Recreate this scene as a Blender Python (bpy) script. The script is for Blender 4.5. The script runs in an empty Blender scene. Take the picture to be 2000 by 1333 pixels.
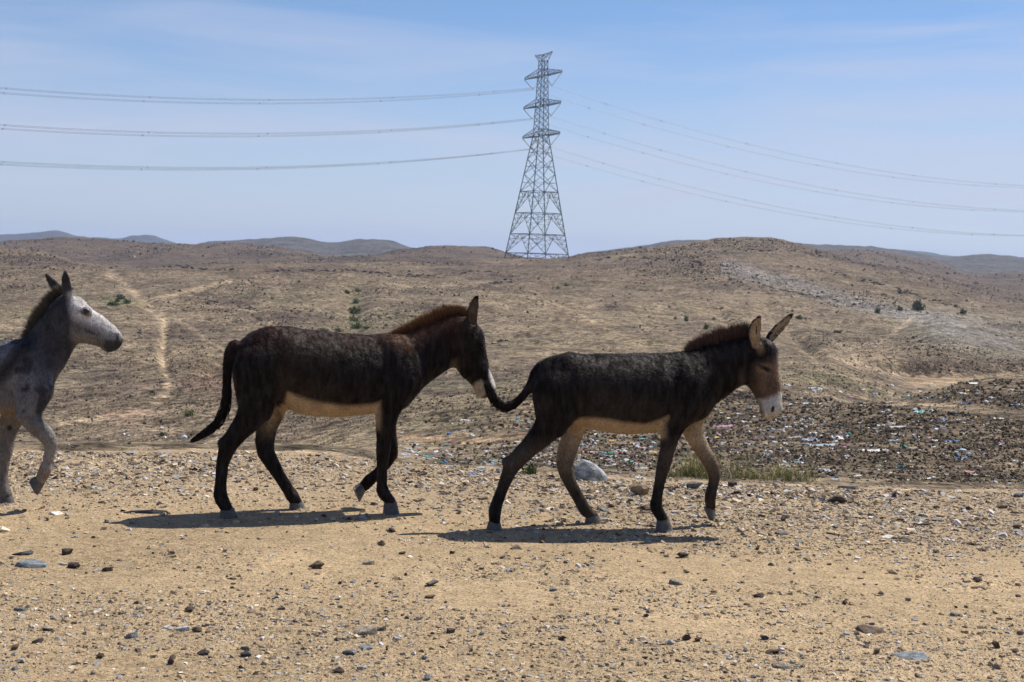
import bpy, bmesh, math, random
import numpy as np
from mathutils import Vector, Matrix

random.seed(7)
RNG = np.random.default_rng(11)
SC = bpy.context.scene
COL = SC.collection

# ------------------------------------------------------------------ camera
F = 2778.0            # focal length in photo pixels (50 mm on 36 mm, 2000 px wide)
CH = 1.65             # eye height
ROLL = math.radians(1.96)
HZ = 520.0
cam_d = bpy.data.cameras.new('camera')
cam = bpy.data.objects.new('camera', cam_d)
COL.objects.link(cam)
cam.location = (0, 0, CH)
cam.rotation_euler = (math.radians(90), -ROLL, 0)
cam_d.lens = 50
cam_d.sensor_width = 36
cam_d.shift_y = -(666.5 - HZ) / 2000.0
cam_d.clip_start = 0.1
cam_d.clip_end = 20000
cam_d.dof.use_dof = True
cam_d.dof.focus_distance = 9.3
cam_d.dof.aperture_fstop = 8.0
SC.camera = cam

# ------------------------------------------------------------------ sky and sun
SUN = Vector((0.55, 0.42, 1.0)).normalized()
elev = math.asin(SUN.z)
azim = math.atan2(SUN.x, SUN.y)
world = bpy.data.worlds.new('World')
SC.world = world
world.use_nodes = True
wn, wl = world.node_tree.nodes, world.node_tree.links
wn.clear()
w_out = wn.new('ShaderNodeOutputWorld')
w_bg = wn.new('ShaderNodeBackground')
w_cl = wn.new('ShaderNodeBackground')
w_mix = wn.new('ShaderNodeMixShader')
w_sky = wn.new('ShaderNodeTexSky')
w_sky.sky_type = 'NISHITA'
w_sky.sun_disc = False
w_sky.sun_elevation = elev
w_sky.sun_rotation = azim
w_sky.altitude = 900
w_sky.air_density = 1.0
w_sky.dust_density = 0.2
w_sky.ozone_density = 3.0
w_bg.inputs['Strength'].default_value = 0.077
w_cl.inputs['Color'].default_value = (0.485, 0.515, 0.645, 1)
w_cl.inputs['Strength'].default_value = 1.0
tc = wn.new('ShaderNodeTexCoord')
mp = wn.new('ShaderNodeMapping')
mp.inputs['Scale'].default_value = (3.2, 3.2, 26.0)
mp.inputs['Rotation'].default_value = (0, math.radians(-2.5), 0)
mp.inputs['Location'].default_value = (6.3, 5.2, 5.7)
nz = wn.new('ShaderNodeTexNoise')
nz.inputs['Scale'].default_value = 1.15
nz.inputs['Detail'].default_value = 5
nz.inputs['Roughness'].default_value = 0.52
nz.inputs['Distortion'].default_value = 0.5
rp = wn.new('ShaderNodeValToRGB')
rp.color_ramp.elements[0].position = 0.43
rp.color_ramp.elements[0].color = (0.0, 0.0, 0.0, 1)
rp.color_ramp.elements[1].position = 0.70
rp.color_ramp.elements[1].color = (0.6, 0.6, 0.6, 1)
wl.new(tc.outputs['Generated'], mp.inputs['Vector'])
wl.new(mp.outputs['Vector'], nz.inputs['Vector'])
wl.new(nz.outputs['Fac'], rp.inputs['Fac'])
w_tint = wn.new('ShaderNodeMix')
w_tint.data_type = 'RGBA'
w_tint.blend_type = 'MULTIPLY'
w_tint.inputs[0].default_value = 1.0
w_tint.inputs[7].default_value = (0.93, 1.03, 1.20, 1)
wl.new(w_sky.outputs['Color'], w_tint.inputs[6])
wl.new(w_tint.outputs[2], w_bg.inputs['Color'])
w_sep = wn.new('ShaderNodeSeparateXYZ')          # the thin veil thickens towards the horizon all round
w_veil = wn.new('ShaderNodeMapRange')
w_veil.inputs['From Min'].default_value = 0.0
w_veil.inputs['From Max'].default_value = 0.17
w_veil.inputs['To Min'].default_value = 0.72
w_veil.inputs['To Max'].default_value = 0.0
w_max = wn.new('ShaderNodeMath')
w_max.operation = 'ADD'
w_max.use_clamp = True
w_sc = wn.new('ShaderNodeMath')
w_sc.operation = 'MULTIPLY'
w_sc.inputs[1].default_value = 0.7
wl.new(tc.outputs['Generated'], w_sep.inputs['Vector'])
wl.new(w_sep.outputs['Z'], w_veil.inputs['Value'])
wl.new(rp.outputs['Color'], w_sc.inputs[0])
wl.new(w_sc.outputs[0], w_max.inputs[0])
wl.new(w_veil.outputs['Result'], w_max.inputs[1])
wl.new(w_max.outputs[0], w_mix.inputs['Fac'])
wl.new(w_bg.outputs[0], w_mix.inputs[1])
wl.new(w_cl.outputs[0], w_mix.inputs[2])
wl.new(w_mix.outputs[0], w_out.inputs['Surface'])

sd = bpy.data.lights.new('sun', 'SUN')
sd.energy = 5.0
sd.angle = math.radians(0.53)
sd.color = (1.0, 0.945, 0.86)
so = bpy.data.objects.new('sun', sd)
COL.objects.link(so)
so.rotation_euler = (-SUN).to_track_quat('-Z', 'Y').to_euler()

SC.view_settings.view_transform = 'Standard'
SC.view_settings.look = 'None'
SC.view_settings.exposure = 0.3
SC.view_settings.gamma = 1.0
SC.render.resolution_x = 1024
SC.render.resolution_y = 682

# ------------------------------------------------------------------ helpers
CR, SR = math.cos(ROLL), math.sin(ROLL)


def lev(u, v):
    """photo pixel -> levelled pixel offsets from the horizon point"""
    x = np.asarray(u, float) - 1000.0
    y = np.asarray(v, float) - HZ
    return x * CR + y * SR, -x * SR + y * CR


def unlev(a, b):
    return a * CR - b * SR + 1000.0, a * SR + b * CR + HZ


def tag(o, label=None, cat=None, group=None, kind=None):
    if label:
        o['label'] = label
    if cat:
        o['category'] = cat
    if group:
        o['group'] = group
    if kind:
        o['kind'] = kind
    return o


def empty(name, loc=(0, 0, 0)):
    o = bpy.data.objects.new(name, None)
    o.empty_display_size = 0.1
    o.location = loc
    COL.objects.link(o)
    return o


def mesh_np(name, V, Fc, nper, cols=None, smooth=False):
    """numpy arrays -> mesh; faces all of nper corners"""
    me = bpy.data.meshes.new(name)
    V = np.ascontiguousarray(V, np.float32)
    Fc = np.ascontiguousarray(Fc, np.int32)
    nf = len(Fc)
    me.vertices.add(len(V))
    me.vertices.foreach_set('co', V.ravel())
    me.loops.add(nf * nper)
    me.loops.foreach_set('vertex_index', Fc.ravel())
    me.polygons.add(nf)
    me.polygons.foreach_set('loop_start', np.arange(0, nf * nper, nper, dtype=np.int32))
    me.polygons.foreach_set('loop_total', np.full(nf, nper, np.int32))
    me.polygons.foreach_set('use_smooth', np.full(nf, bool(smooth)))
    me.update(calc_edges=True)
    if cols is not None:
        at = me.color_attributes.new('col', 'FLOAT_COLOR', 'POINT')
        c4 = np.ones((len(V), 4), np.float32)
        c4[:, :3] = cols
        at.data.foreach_set('color', c4.ravel())
    return me


def add_obj(name, me, mat=None, parent=None):
    o = bpy.data.objects.new(name, me)
    COL.objects.link(o)
    if mat is not None and len(me.materials) == 0:
        me.materials.append(mat)
    if parent is not None:
        o.parent = parent
    return o


# ---- value noise
_P = RNG.permutation(4096).astype(np.int64)
_VAL = RNG.random(4096)


def vnoise(x, y, z=None):
    xi = np.floor(x).astype(np.int64)
    yi = np.floor(y).astype(np.int64)
    fx = x - xi
    fy = y - yi
    fx = fx * fx * (3 - 2 * fx)
    fy = fy * fy * (3 - 2 * fy)

    def h(a, b):
        return _VAL[_P[(_P[a & 4095] + b) & 4095]]
    v00 = h(xi, yi); v10 = h(xi + 1, yi); v01 = h(xi, yi + 1); v11 = h(xi + 1, yi + 1)
    return (v00 * (1 - fx) + v10 * fx) * (1 - fy) + (v01 * (1 - fx) + v11 * fx) * fy


def fbm(x, y, octv=4, gain=0.5):
    s = 0; a = 1.0; t = 0
    for i in range(octv):
        s = s + a * (vnoise(x * 2 ** i + 17.3 * i, y * 2 ** i - 9.1 * i) - 0.5)
        t += a
        a *= gain
    return s / t * 2


# ------------------------------------------------------------------ materials
def new_mat(name):
    m = bpy.data.materials.new(name)
    m.use_nodes = True
    nt = m.node_tree
    b = nt.nodes['Principled BSDF']
    return m, nt, b


def N(nt, typ, **kw):
    n = nt.nodes.new(typ)
    for k, v in kw.items():
        if k in n.inputs:
            n.inputs[k].default_value = v
        else:
            setattr(n, k, v)
    return n


def mulmix(nt, a, b, fac=1.0):
    n = nt.nodes.new('ShaderNodeMix')
    n.data_type = 'RGBA'
    n.blend_type = 'MULTIPLY'
    n.inputs[0].default_value = fac
    nt.links.new(a, n.inputs[6])
    nt.links.new(b, n.inputs[7])
    return n.outputs[2]


def ramp(nt, src, stops):
    r = nt.nodes.new('ShaderNodeValToRGB')
    e = r.color_ramp.elements
    while len(e) < len(stops):
        e.new(0.5)
    for i, (p, c) in enumerate(stops):
        e[i].position = p
        e[i].color = (c, c, c, 1) if not hasattr(c, '__len__') else (*c, 1)
    nt.links.new(src, r.inputs['Fac'])
    return r.outputs['Color']


def attr_mat(name, rough=0.9, layers=(), bump=(), spec=0.2, src='attr'):
    """vertex/object colour x noise layers (scale, lo, hi), bump layers (scale, strength, distance)"""
    m, nt, b = new_mat(name)
    if src == 'attr':
        a = N(nt, 'ShaderNodeAttribute', attribute_name='col')
        c = a.outputs['Color']
    else:
        a = N(nt, 'ShaderNodeObjectInfo')
        c = a.outputs['Color']
    t = N(nt, 'ShaderNodeTexCoord')
    for (sc, lo, hi, p0, p1) in layers:
        n = N(nt, 'ShaderNodeTexNoise', Scale=sc, Detail=3.0, Roughness=0.6)
        nt.links.new(t.outputs['Object'], n.inputs['Vector'])
        c = mulmix(nt, c, ramp(nt, n.outputs['Fac'], [(p0, lo), (p1, hi)]))
    nt.links.new(c, b.inputs['Base Color'])
    b.inputs['Roughness'].default_value = rough
    b.inputs['Specular IOR Level'].default_value = spec
    prev = None
    for (sc, st, dist) in bump:
        n = N(nt, 'ShaderNodeTexNoise', Scale=sc, Detail=4.0, Roughness=0.65)
        nt.links.new(t.outputs['Object'], n.inputs['Vector'])
        bp = N(nt, 'ShaderNodeBump', Strength=st, Distance=dist)
        nt.links.new(n.outputs['Fac'], bp.inputs['Height'])
        if prev is not None:
            nt.links.new(prev, bp.inputs['Normal'])
        prev = bp.outputs['Normal']
    if prev is not None:
        nt.links.new(prev, b.inputs['Normal'])
    return m


M_GROUND = attr_mat('sandy_gravel', 0.95, [(55, 0.62, 1.3, 0.32, 0.62), (9, 0.85, 1.12, 0.35, 0.65), (240, 0.7, 1.25, 0.35, 0.6)],
                    [(70, 0.7, 0.02), (16, 0.5, 0.04)], 0.1)
M_HILL = attr_mat('dry_hillside', 0.95, [(0.35, 0.72, 1.22, 0.38, 0.60), (1.5, 0.42, 1.30, 0.38, 0.56), (4.0, 0.5, 1.3, 0.36, 0.6), (0.12, 0.8, 1.15, 0.35, 0.65)],
                  [(1.2, 0.8, 0.6), (5.0, 0.8, 0.2)], 0.1)
M_FAR = attr_mat('distant_slope', 0.95, [(0.05, 0.7, 1.25, 0.36, 0.62), (0.25, 0.6, 1.3, 0.38, 0.6)], [(0.06, 0.9, 8.0), (0.3, 0.8, 2.0)], 0.1)
M_CHIP = attr_mat('stone_chips', 0.85, [(60, 0.75, 1.2, 0.35, 0.65)], (), 0.25)
M_STONE = attr_mat('loose_stone', 0.82, [(2.2, 0.5, 1.25, 0.36, 0.62), (14, 0.6, 1.25, 0.3, 0.7), (60, 0.75, 1.2, 0.35, 0.65)], [(40, 0.5, 0.01), (12, 0.5, 0.02)], 0.3, src='obj')
M_LITTER = attr_mat('litter_plastic', 0.5, [(8, 0.75, 1.1, 0.3, 0.7)], [(30, 0.4, 0.02)], 0.45, src='obj')
M_LITTERS = attr_mat('litter_scraps', 0.6, (), (), 0.4)
M_HROCK = attr_mat('hill_rock', 0.95, [(2.0, 0.7, 1.2, 0.3, 0.7)], (), 0.1)
M_PLANT = attr_mat('dry_plant', 0.75, [(6, 0.7, 1.25, 0.3, 0.7)], (), 0.2)

# ------------------------------------------------------------------ terrain
# every line: control points (photo u, photo v, depth m), near to far; v fixes the height at that depth
LINES = [
    # crest of the gravel shoulder: z = 0, handled apart
    [(-1400, 950, 16), (0, 930, 16), (500, 908, 16), (800, 905, 14.5), (1100, 924, 13), (1600, 931, 12.9), (2000, 946, 12.8), (3400, 960, 12.8)],
    [(-1400, 920, 40), (0, 905, 40), (500, 890, 36), (800, 884, 22), (1100, 889, 17.5), (1600, 897, 17), (2000, 907, 17), (3400, 915, 17)],
    [(-1400, 868, 58), (0, 868, 58), (500, 866, 50), (800, 858, 33), (1100, 850, 26), (1600, 852, 24), (2000, 855, 23), (3400, 860, 23)],
    [(-1400, 800, 75), (0, 800, 75), (500, 800, 68), (800, 815, 50), (1100, 800, 42), (1600, 806, 38), (2000, 797, 36), (3400, 800, 36)],
    [(-1400, 750, 92), (0, 750, 92), (500, 750, 86), (800, 772, 70), (1100, 765, 60), (1450, 772, 58), (1600, 793, 52), (1700, 789, 54),
     (1800, 773, 56), (1900, 754, 58), (2000, 746, 58), (3400, 740, 58)],
    [(-1400, 715, 106), (0, 715, 106), (500, 715, 102), (800, 735, 90), (1100, 735, 80), (1450, 745, 78), (1600, 757, 82), (1700, 780, 84),
     (1750, 790, 86), (1800, 795, 88), (2000, 800, 90), (3400, 790, 90)],
    [(-1400, 690, 116), (0, 690, 116), (800, 705, 105), (1100, 710, 100), (1450, 720, 95), (1600, 716, 100), (1700, 738, 105), (1780, 757, 110),
     (2000, 763, 110), (3400, 780, 110)],
    [(-1400, 660, 130), (0, 660, 130), (800, 675, 122), (1100, 680, 120), (1450, 690, 115), (1600, 694, 118), (1700, 718, 125), (1780, 736, 129),
     (2000, 740, 130), (3400, 760, 130)],
    [(-1400, 630, 150), (0, 630, 150), (800, 640, 140), (1100, 650, 138), (1450, 660, 135), (1600, 680, 129), (1700, 690, 131), (1800, 697, 133),
     (1900, 701, 134), (2000, 706, 135), (3400, 715, 135)],
    [(-1400, 600, 172), (0, 600, 172), (400, 592, 180), (800, 610, 165), (1100, 620, 160), (1450, 630, 160), (1600, 652, 150), (1680, 664, 153),
     (1760, 664, 153), (1850, 640, 160), (1930, 668, 153), (2000, 676, 153), (3400, 680, 156)],
    [(-1400, 575, 195), (0, 575, 195), (300, 572, 200), (400, 556, 210), (500, 543, 216), (600, 548, 212), (690, 574, 195), (800, 584, 190),
     (1100, 595, 185), (1450, 600, 190), (1650, 630, 178), (1740, 634, 176), (1800, 622, 180), (1850, 611, 184), (1900, 620, 182), (1960, 642, 178), (2000, 648, 178), (3400, 650, 180)],
    [(-1400, 558, 225), (0, 558, 225), (300, 558, 225), (500, 546, 245), (680, 562, 225), (1100, 575, 215), (1450, 573, 225), (1650, 600, 208),
     (1760, 612, 205), (1850, 620, 203), (2000, 634, 208), (3400, 640, 208)],
    [(-1400, 535, 262), (0, 535, 262), (300, 538, 265), (500, 532, 275), (800, 540, 265), (1100, 550, 255), (1450, 536, 270), (1650, 560, 260),
     (1850, 585, 250), (2000, 608, 250), (3400, 610, 250)],
    [(-1400, 505, 300), (0, 512, 300), (100, 510, 300), (220, 528, 300), (500, 523, 310), (800, 523, 310), (1000, 527, 310), (1250, 507, 320),
     (1450, 495, 330), (1650, 528, 310), (1850, 562, 305), (2000, 590, 300), (3400, 590, 300)],
    [(-1400, 480, 340), (0, 489, 340), (60, 489, 340), (110, 500, 340), (150, 512, 340), (250, 522, 350), (500, 515, 360), (640, 512, 365),
     (800, 508, 370), (900, 508, 375), (1000, 508, 380), (1110, 502, 385), (1130, 498, 385), (1200, 490, 390), (1300, 480, 395), (1380, 470, 400),
     (1420, 466, 400), (1450, 464, 400), (1500, 466, 400), (1565, 480, 395), (1650, 503, 390), (1750, 522, 380), (1850, 542, 370), (1950, 566, 360),
     (2000, 580, 355), (3400, 600, 350)],
    [(-1400, 500, 440), (0, 500, 440), (150, 512, 440), (500, 508, 440), (800, 500, 440), (900, 503, 440), (1000, 509, 440), (1110, 512, 440),
     (1200, 506, 440), (1450, 500, 450), (1565, 500, 450), (1650, 515, 450), (1750, 528, 450), (1850, 543, 450), (1950, 556, 450), (2000, 558, 450), (3400, 560, 450)],
    [(-1400, 475, 560), (0, 471, 560), (70, 467, 560), (130, 463, 560), (200, 467, 560), (300, 474, 560), (400, 478, 560), (440, 476, 560), (520, 481, 560), (600, 496, 560),
     (660, 506, 560), (700, 503, 560), (800, 487, 560), (870, 482, 560), (940, 485, 560), (1000, 500, 560), (1060, 512, 560), (1110, 514, 560), (1450, 498, 580),
     (1600, 489, 600), (1700, 490, 600), (1750, 498, 600), (1850, 522, 600), (1900, 537, 600), (2000, 535, 600), (3400, 530, 600)],
    [(-1400, 495, 800), (0, 490, 800), (400, 490, 800), (660, 510, 800), (870, 500, 800), (1000, 510, 800), (1450, 505, 800), (1700, 503, 800),
     (1850, 530, 800), (2000, 540, 800), (3400, 540, 800)],
    [(-1400, 490, 1300), (0, 485, 1300), (350, 485, 1300), (420, 473, 1300), (500, 468, 1300), (570, 465, 1300), (640, 474, 1300), (720, 468, 1300), (760, 472, 1300),
     (800, 485, 1300), (850, 495, 1300), (1000, 504, 1300), (1060, 507, 1300), (1150, 495, 1300), (1200, 489, 1300), (1270, 480, 1300), (1330, 470, 1300),
     (1370, 472, 1300), (1450, 482, 1300), (1565, 479, 1300), (1650, 483, 1300), (1700, 484, 1300), (1770, 493, 1300), (1850, 503, 1300), (1930, 498, 1300),
     (2000, 503, 1300), (2300, 500, 1300), (3400, 505, 1300)],
    [(-1400, 500, 1700), (0, 497, 1700), (400, 500, 1700), (1000, 512, 1700), (1450, 505, 1700), (2000, 520, 1700), (3400, 540, 1700)],
    [(-1400, 450, 2500), (0, 459, 2500), (50, 457, 2500), (90, 452, 2500), (105, 450, 2500), (125, 454, 2500), (150, 461, 2500), (200, 466, 2500), (235, 467, 2500),
     (260, 461, 2500), (290, 460, 2500), (335, 473, 2500), (400, 490, 2500), (800, 495, 2500), (1000, 505, 2500), (1400, 495, 2500), (1790, 491, 2500),
     (1860, 502, 2500), (2000, 508, 2500), (3400, 520, 2500)],
    [(-1400, 500, 3300), (1000, 524, 3300), (3400, 565, 3300)],
    [(-1400, 490, 4400), (1000, 523, 4400), (3400, 580, 4400)],
]
CREST = [(-1400, 838), (0, 880), (300, 883), (500, 882), (640, 889), (800, 903), (1000, 919), (1100, 930), (1300, 940), (1550, 948), (1750, 956), (2000, 962), (3400, 1010)]
NROWS = [5, 16, 210, 14, 24, 30, 34, 34, 26, 22, 18, 26, 26, 24, 22, 24, 24, 24, 18, 24, 12, 24, 12, 18, 5, 3]

u_front = np.concatenate([np.linspace(-2400, -1200, 14)[:-1], np.linspace(-1200, -1060, 10)[:-1],
                          np.arange(-1060, 1061, 3.6), np.linspace(1060, 1200, 10)[1:], np.linspace(1200, 2400, 14)[1:]])
th_front = np.arctan(u_front / F)
th_back = np.linspace(th_front[-1], 2 * math.pi + th_front[0], 40)[1:-1]
TH = np.concatenate([th_front, th_back])
UE = np.concatenate([u_front, np.interp(th_back, [th_back[0], math.pi, th_back[-1]], [2380, 0, -2380])])
NF = len(u_front)
cth = np.cos(np.where(np.arange(len(TH)) < NF, TH, th_front[-1]))


def pchip_line(pts_x, pts_y, x):
    """monotone cubic through points"""
    px = np.asarray(pts_x, float); py = np.asarray(pts_y, float)
    hh = np.diff(px); dd = np.diff(py) / hh
    m = np.zeros(len(px))
    m[0] = dd[0]; m[-1] = dd[-1]
    for i in range(1, len(px) - 1):
        if dd[i - 1] * dd[i] > 0:
            w1 = 2 * hh[i] + hh[i - 1]; w2 = hh[i] + 2 * hh[i - 1]
            m[i] = (w1 + w2) / (w1 / dd[i - 1] + w2 / dd[i])
    x = np.clip(x, px[0], px[-1])
    k = np.clip(np.searchsorted(px, x) - 1, 0, len(hh) - 1)
    t = (x - px[k]) / hh[k]
    h = hh[k]
    return ((2 * t ** 3 - 3 * t ** 2 + 1) * py[k] + (t ** 3 - 2 * t ** 2 + t) * h * m[k]
            + (-2 * t ** 3 + 3 * t ** 2) * py[k + 1] + (t ** 3 - t ** 2) * h * m[k + 1])


R_l, Z_l = [], []
R_l.append(np.full(len(TH), 0.02)); Z_l.append(np.zeros(len(TH)))
R_l.append(np.full(len(TH), 3.0)); Z_l.append(np.zeros(len(TH)))
R_l.append(np.full(len(TH), 5.2)); Z_l.append(np.zeros(len(TH)))
cu, cv = lev([p[0] for p in CREST], [p[1] for p in CREST])
crest_d = CH * F / pchip_line(cu, cv, UE)
R_l.append(crest_d / cth); Z_l.append(np.zeros(len(TH)))
for L in LINES:
    a, b = lev([p[0] for p in L], [p[1] for p in L])
    vv = pchip_line(a, b, UE)
    dd = pchip_line(a, [p[2] for p in L], UE)
    R_l.append(dd / cth)
    Z_l.append(CH - vv * dd / F)
R_l = np.log(np.array(R_l)); Z_l = np.array(Z_l)
assert len(NROWS) == len(R_l) - 1, (len(NROWS), len(R_l))


def pchip_rows(A, s):
    d = np.diff(A, axis=0)
    m = np.zeros_like(A)
    m[0] = d[0]; m[-1] = d[-1]
    p = d[:-1] * d[1:]
    with np.errstate(divide='ignore', invalid='ignore'):
        hm = 2 * p / (d[:-1] + d[1:])
    m[1:-1] = np.where(p > 0, hm, 0)
    k = np.minimum(s.astype(int), len(A) - 2)
    t = (s - k)[:, None]
    return ((2 * t ** 3 - 3 * t ** 2 + 1) * A[k] + (t ** 3 - 2 * t ** 2 + t) * m[k]
            + (-2 * t ** 3 + 3 * t ** 2) * A[k + 1] + (t ** 3 - t ** 2) * m[k + 1])


S = np.concatenate([k + np.arange(n) / n for k, n in enumerate(NROWS)] + [np.array([len(NROWS)])])
GR = np.exp(pchip_rows(R_l, S)).T          # (cols, rows)
GZ = pchip_rows(Z_l, S).T
GX = GR * np.sin(TH)[:, None]
GY = GR * np.cos(TH)[:, None]
row_crest = int(sum(NROWS[:3]))
row_far = int(sum(NROWS[:21]))
# relief
near_w = np.clip((S - 1.0), 0, 1)[None, :] * np.clip(3.25 - S, 0, 1)[None, :]
GZ = GZ + near_w * (0.016 * fbm(GX * 0.9, GY * 0.9, 3) + 0.010 * fbm(GX * 5, GY * 5, 3))
# loose lip along the crest
lip = np.exp(-((S - 2.93) / 0.10) ** 2)[None, :]
GZ = GZ + lip * (0.035 * fbm(GX * 1.3 + 3, GY * 1.3, 3) + 0.01)
far_w = np.clip((S - 3.6) / 1.5, 0, 1)[None, :]
amp = np.clip(GR / 60.0, 0.25, 1.0)
flat_pit = 1 - np.exp(-((S - 10.5) / 0.8) ** 2)[None, :] * (UE[:, None] > 720)
GZ = GZ + far_w * flat_pit * (amp * (0.62 * fbm(GX / 14, GY / 14, 4) + 0.20 * fbm(GX / 2.6 + 40, GY / 2.6, 3)))
dump_w = np.clip((S - 3.4) / 0.5, 0, 1)[None, :] * np.clip(8.2 - S, 0, 1)[None, :]
GZ = GZ + dump_w * (0.16 * fbm(GX / 1.7, GY / 1.7, 3) * np.clip(GR / 30, 0.3, 1))
bigw = np.clip((S - 18.5) / 1.0, 0, 1)[None, :]
GZ = GZ + bigw * np.clip(GR / 400, 0, 4) * (0.55 * fbm(GX / 45, GY / 45, 4) + 0.35 * fbm(GX / 11, GY / 11, 3))

_a0 = np.where(np.abs(GY) < 0.05, 0, GX / np.where(np.abs(GY) < 0.05, 1, GY) * F)
_u0, _v0 = unlev(_a0, -(GZ - CH) * F / np.maximum(GR * cth[:, None], 0.3))


def _sd(u, v, pts):
    d = np.full(u.shape, 1e9)
    for (a, b), (c, e) in zip(pts[:-1], pts[1:]):
        t = np.clip(((u - a) * (c - a) + (v - b) * (e - b)) / ((c - a) ** 2 + (e - b) ** 2), 0, 1)
        d = np.minimum(d, np.hypot(u - a - t * (c - a), v - b - t * (e - b)))
    return d


for pts, wd, dep in [([(705, 556), (690, 590), (692, 625), (700, 645), (660, 665)], 26, .7), ([(215, 535), (262, 570), (300, 605)], 12, .6),
                     ([(322, 640), (318, 700), (330, 740), (322, 770)], 9, .35), ([(1120, 545), (1080, 565), (1000, 600), (900, 640)], 10, .5),
                     ([(1500, 600), (1560, 650), (1600, 690)], 12, .7), ([(1300, 570), (1380, 600), (1460, 640)], 10, .4), ([(540, 640), (470, 690), (400, 730)], 10, .5)]:
    GZ = GZ - dep * np.exp(-(_sd(_u0, _v0, pts) / wd) ** 2) * ((S > 8.2) & (S < 17.5))[None, :] * (np.arange(len(TH)) < NF)[:, None]

_w = (np.clip((S - 8.6) / 1.2, 0, 1) * np.clip((17.6 - S) / 1.0, 0, 1))[None, :] * flat_pit
_f1 = fbm(GX / 34 + 21, GY / 34 + 5, 3); _f2 = fbm(GX / 15 - 7, GY / 15 + 2, 3)
GZ = GZ + _w * np.clip(GR / 170, .5, 1.7) * (1.5 * (0.28 - np.abs(_f1)) + 0.55 * (0.25 - np.abs(_f2)))

# projected rows of the front columns (levelled pixels)
FD = GY[:NF]
PV = -(GZ[:NF] - CH) * F / np.maximum(FD, 0.05)
PV[:, 0] = 1e6


def hit(u, v):
    """photo pixels -> terrain points (arrays)"""
    u = np.atleast_1d(np.asarray(u, float)); v = np.atleast_1d(np.asarray(v, float))
    a, b = lev(u, v)
    out = np.zeros((len(u), 3))
    for i0 in range(0, len(u), 3000):
        sl = slice(i0, i0 + 3000)
        fc = np.interp(a[sl], u_front, np.arange(NF))
        c0 = np.clip(fc.astype(int), 0, NF - 2); t = (fc - c0)[:, None]
        P = PV[c0] * (1 - t) + PV[c0 + 1] * t
        below = P <= b[sl][:, None]
        k = np.maximum(np.argmax(below, axis=1), 1)
        k = np.where(below.any(axis=1), k, P.shape[1] - 1)
        ii = np.arange(len(k))
        p0 = P[ii, k - 1]; p1 = P[ii, k]
        w = np.clip((p0 - b[sl]) / np.maximum(p0 - p1, 1e-9), 0, 1)
        tt = t[:, 0]

        def s2(A):
            lo = A[c0, k - 1] * (1 - tt) + A[c0 + 1, k - 1] * tt
            hi = A[c0, k] * (1 - tt) + A[c0 + 1, k] * tt
            return lo * (1 - w) + hi * w
        out[sl, 0] = s2(GX[:NF]); out[sl, 1] = s2(GY[:NF]); out[sl, 2] = s2(GZ[:NF])
    return out


# ---- ground colours (photo coordinates only serve to find the places)
pa = np.where(np.abs(GY) < 0.05, 0, GX / np.where(np.abs(GY) < 0.05, 1, GY) * F)
pa = np.where((np.arange(len(TH)) < NF)[:, None], pa, UE[:, None])
pb = -(GZ - CH) * F / np.maximum(GR * cth[:, None], 0.3)
PU, PVv = unlev(pa, pb)
Sg = np.broadcast_to(S[None, :], GR.shape)


def seg_dist(u, v, pts, sv=1.0):
    d = np.full(u.shape, 1e9)
    for (a, b), (c, e) in zip(pts[:-1], pts[1:]):
        ax, ay, bx, by = a, b * sv, c, e * sv
        L2 = (bx - ax) ** 2 + (by - ay) ** 2
        t = np.clip(((u - ax) * (bx - ax) + (v * sv - ay) * (by - ay)) / L2, 0, 1)
        d = np.minimum(d, np.hypot(u - ax - t * (bx - ax), v * sv - ay - t * (by - ay)))
    return d


def blob(u, v, cu_, cv_, ru, rv):
    return np.exp(-(((u - cu_) / ru) ** 2 + ((v - cv_) / rv) ** 2))


C = np.zeros(GR.shape + (3,))
C[:] = (0.218, 0.168, 0.110)


def paint(mask, col):
    global C
    mk = np.clip(mask, 0, 1)[..., None]
    C = C * (1 - mk) + np.array(col) * mk


n1 = fbm(GX / 22, GY / 22, 4)
n2 = fbm(GX / 7 + 9, GY / 7, 4)
hillm = (Sg > 3.0)
paint(np.clip(n1 * 1.6, 0, 0.8), (0.165, 0.122, 0.086))
paint(np.clip(-n1 * 1.6, 0, 0.7), (0.250, 0.190, 0.120))
paint(np.clip(n2 * 1.4 - 0.25, 0, 0.6), (0.14, 0.10, 0.075))
paint(np.clip(fbm(GX / 16 + 70, GY / 16, 3) * 1.5 - 0.3, 0, 0.45), (0.19, 0.165, 0.10))
# farther slopes browner, rocky
paint(np.clip((Sg - 14.5) / 2.5, 0, 0.55), (0.165, 0.120, 0.080))
paint(np.clip((Sg - 17.6) / 1.2, 0, 0.8), (0.125, 0.092, 0.070))
paint(np.clip((Sg - 16.0) / 1.5, 0, 1) * np.clip(n1 * 1.8, 0, 0.8), (0.085, 0.064, 0.055))
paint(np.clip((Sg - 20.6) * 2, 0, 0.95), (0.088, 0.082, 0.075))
paint(np.clip((Sg - 23.0), 0, 0.95), (0.062, 0.064, 0.070))
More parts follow.
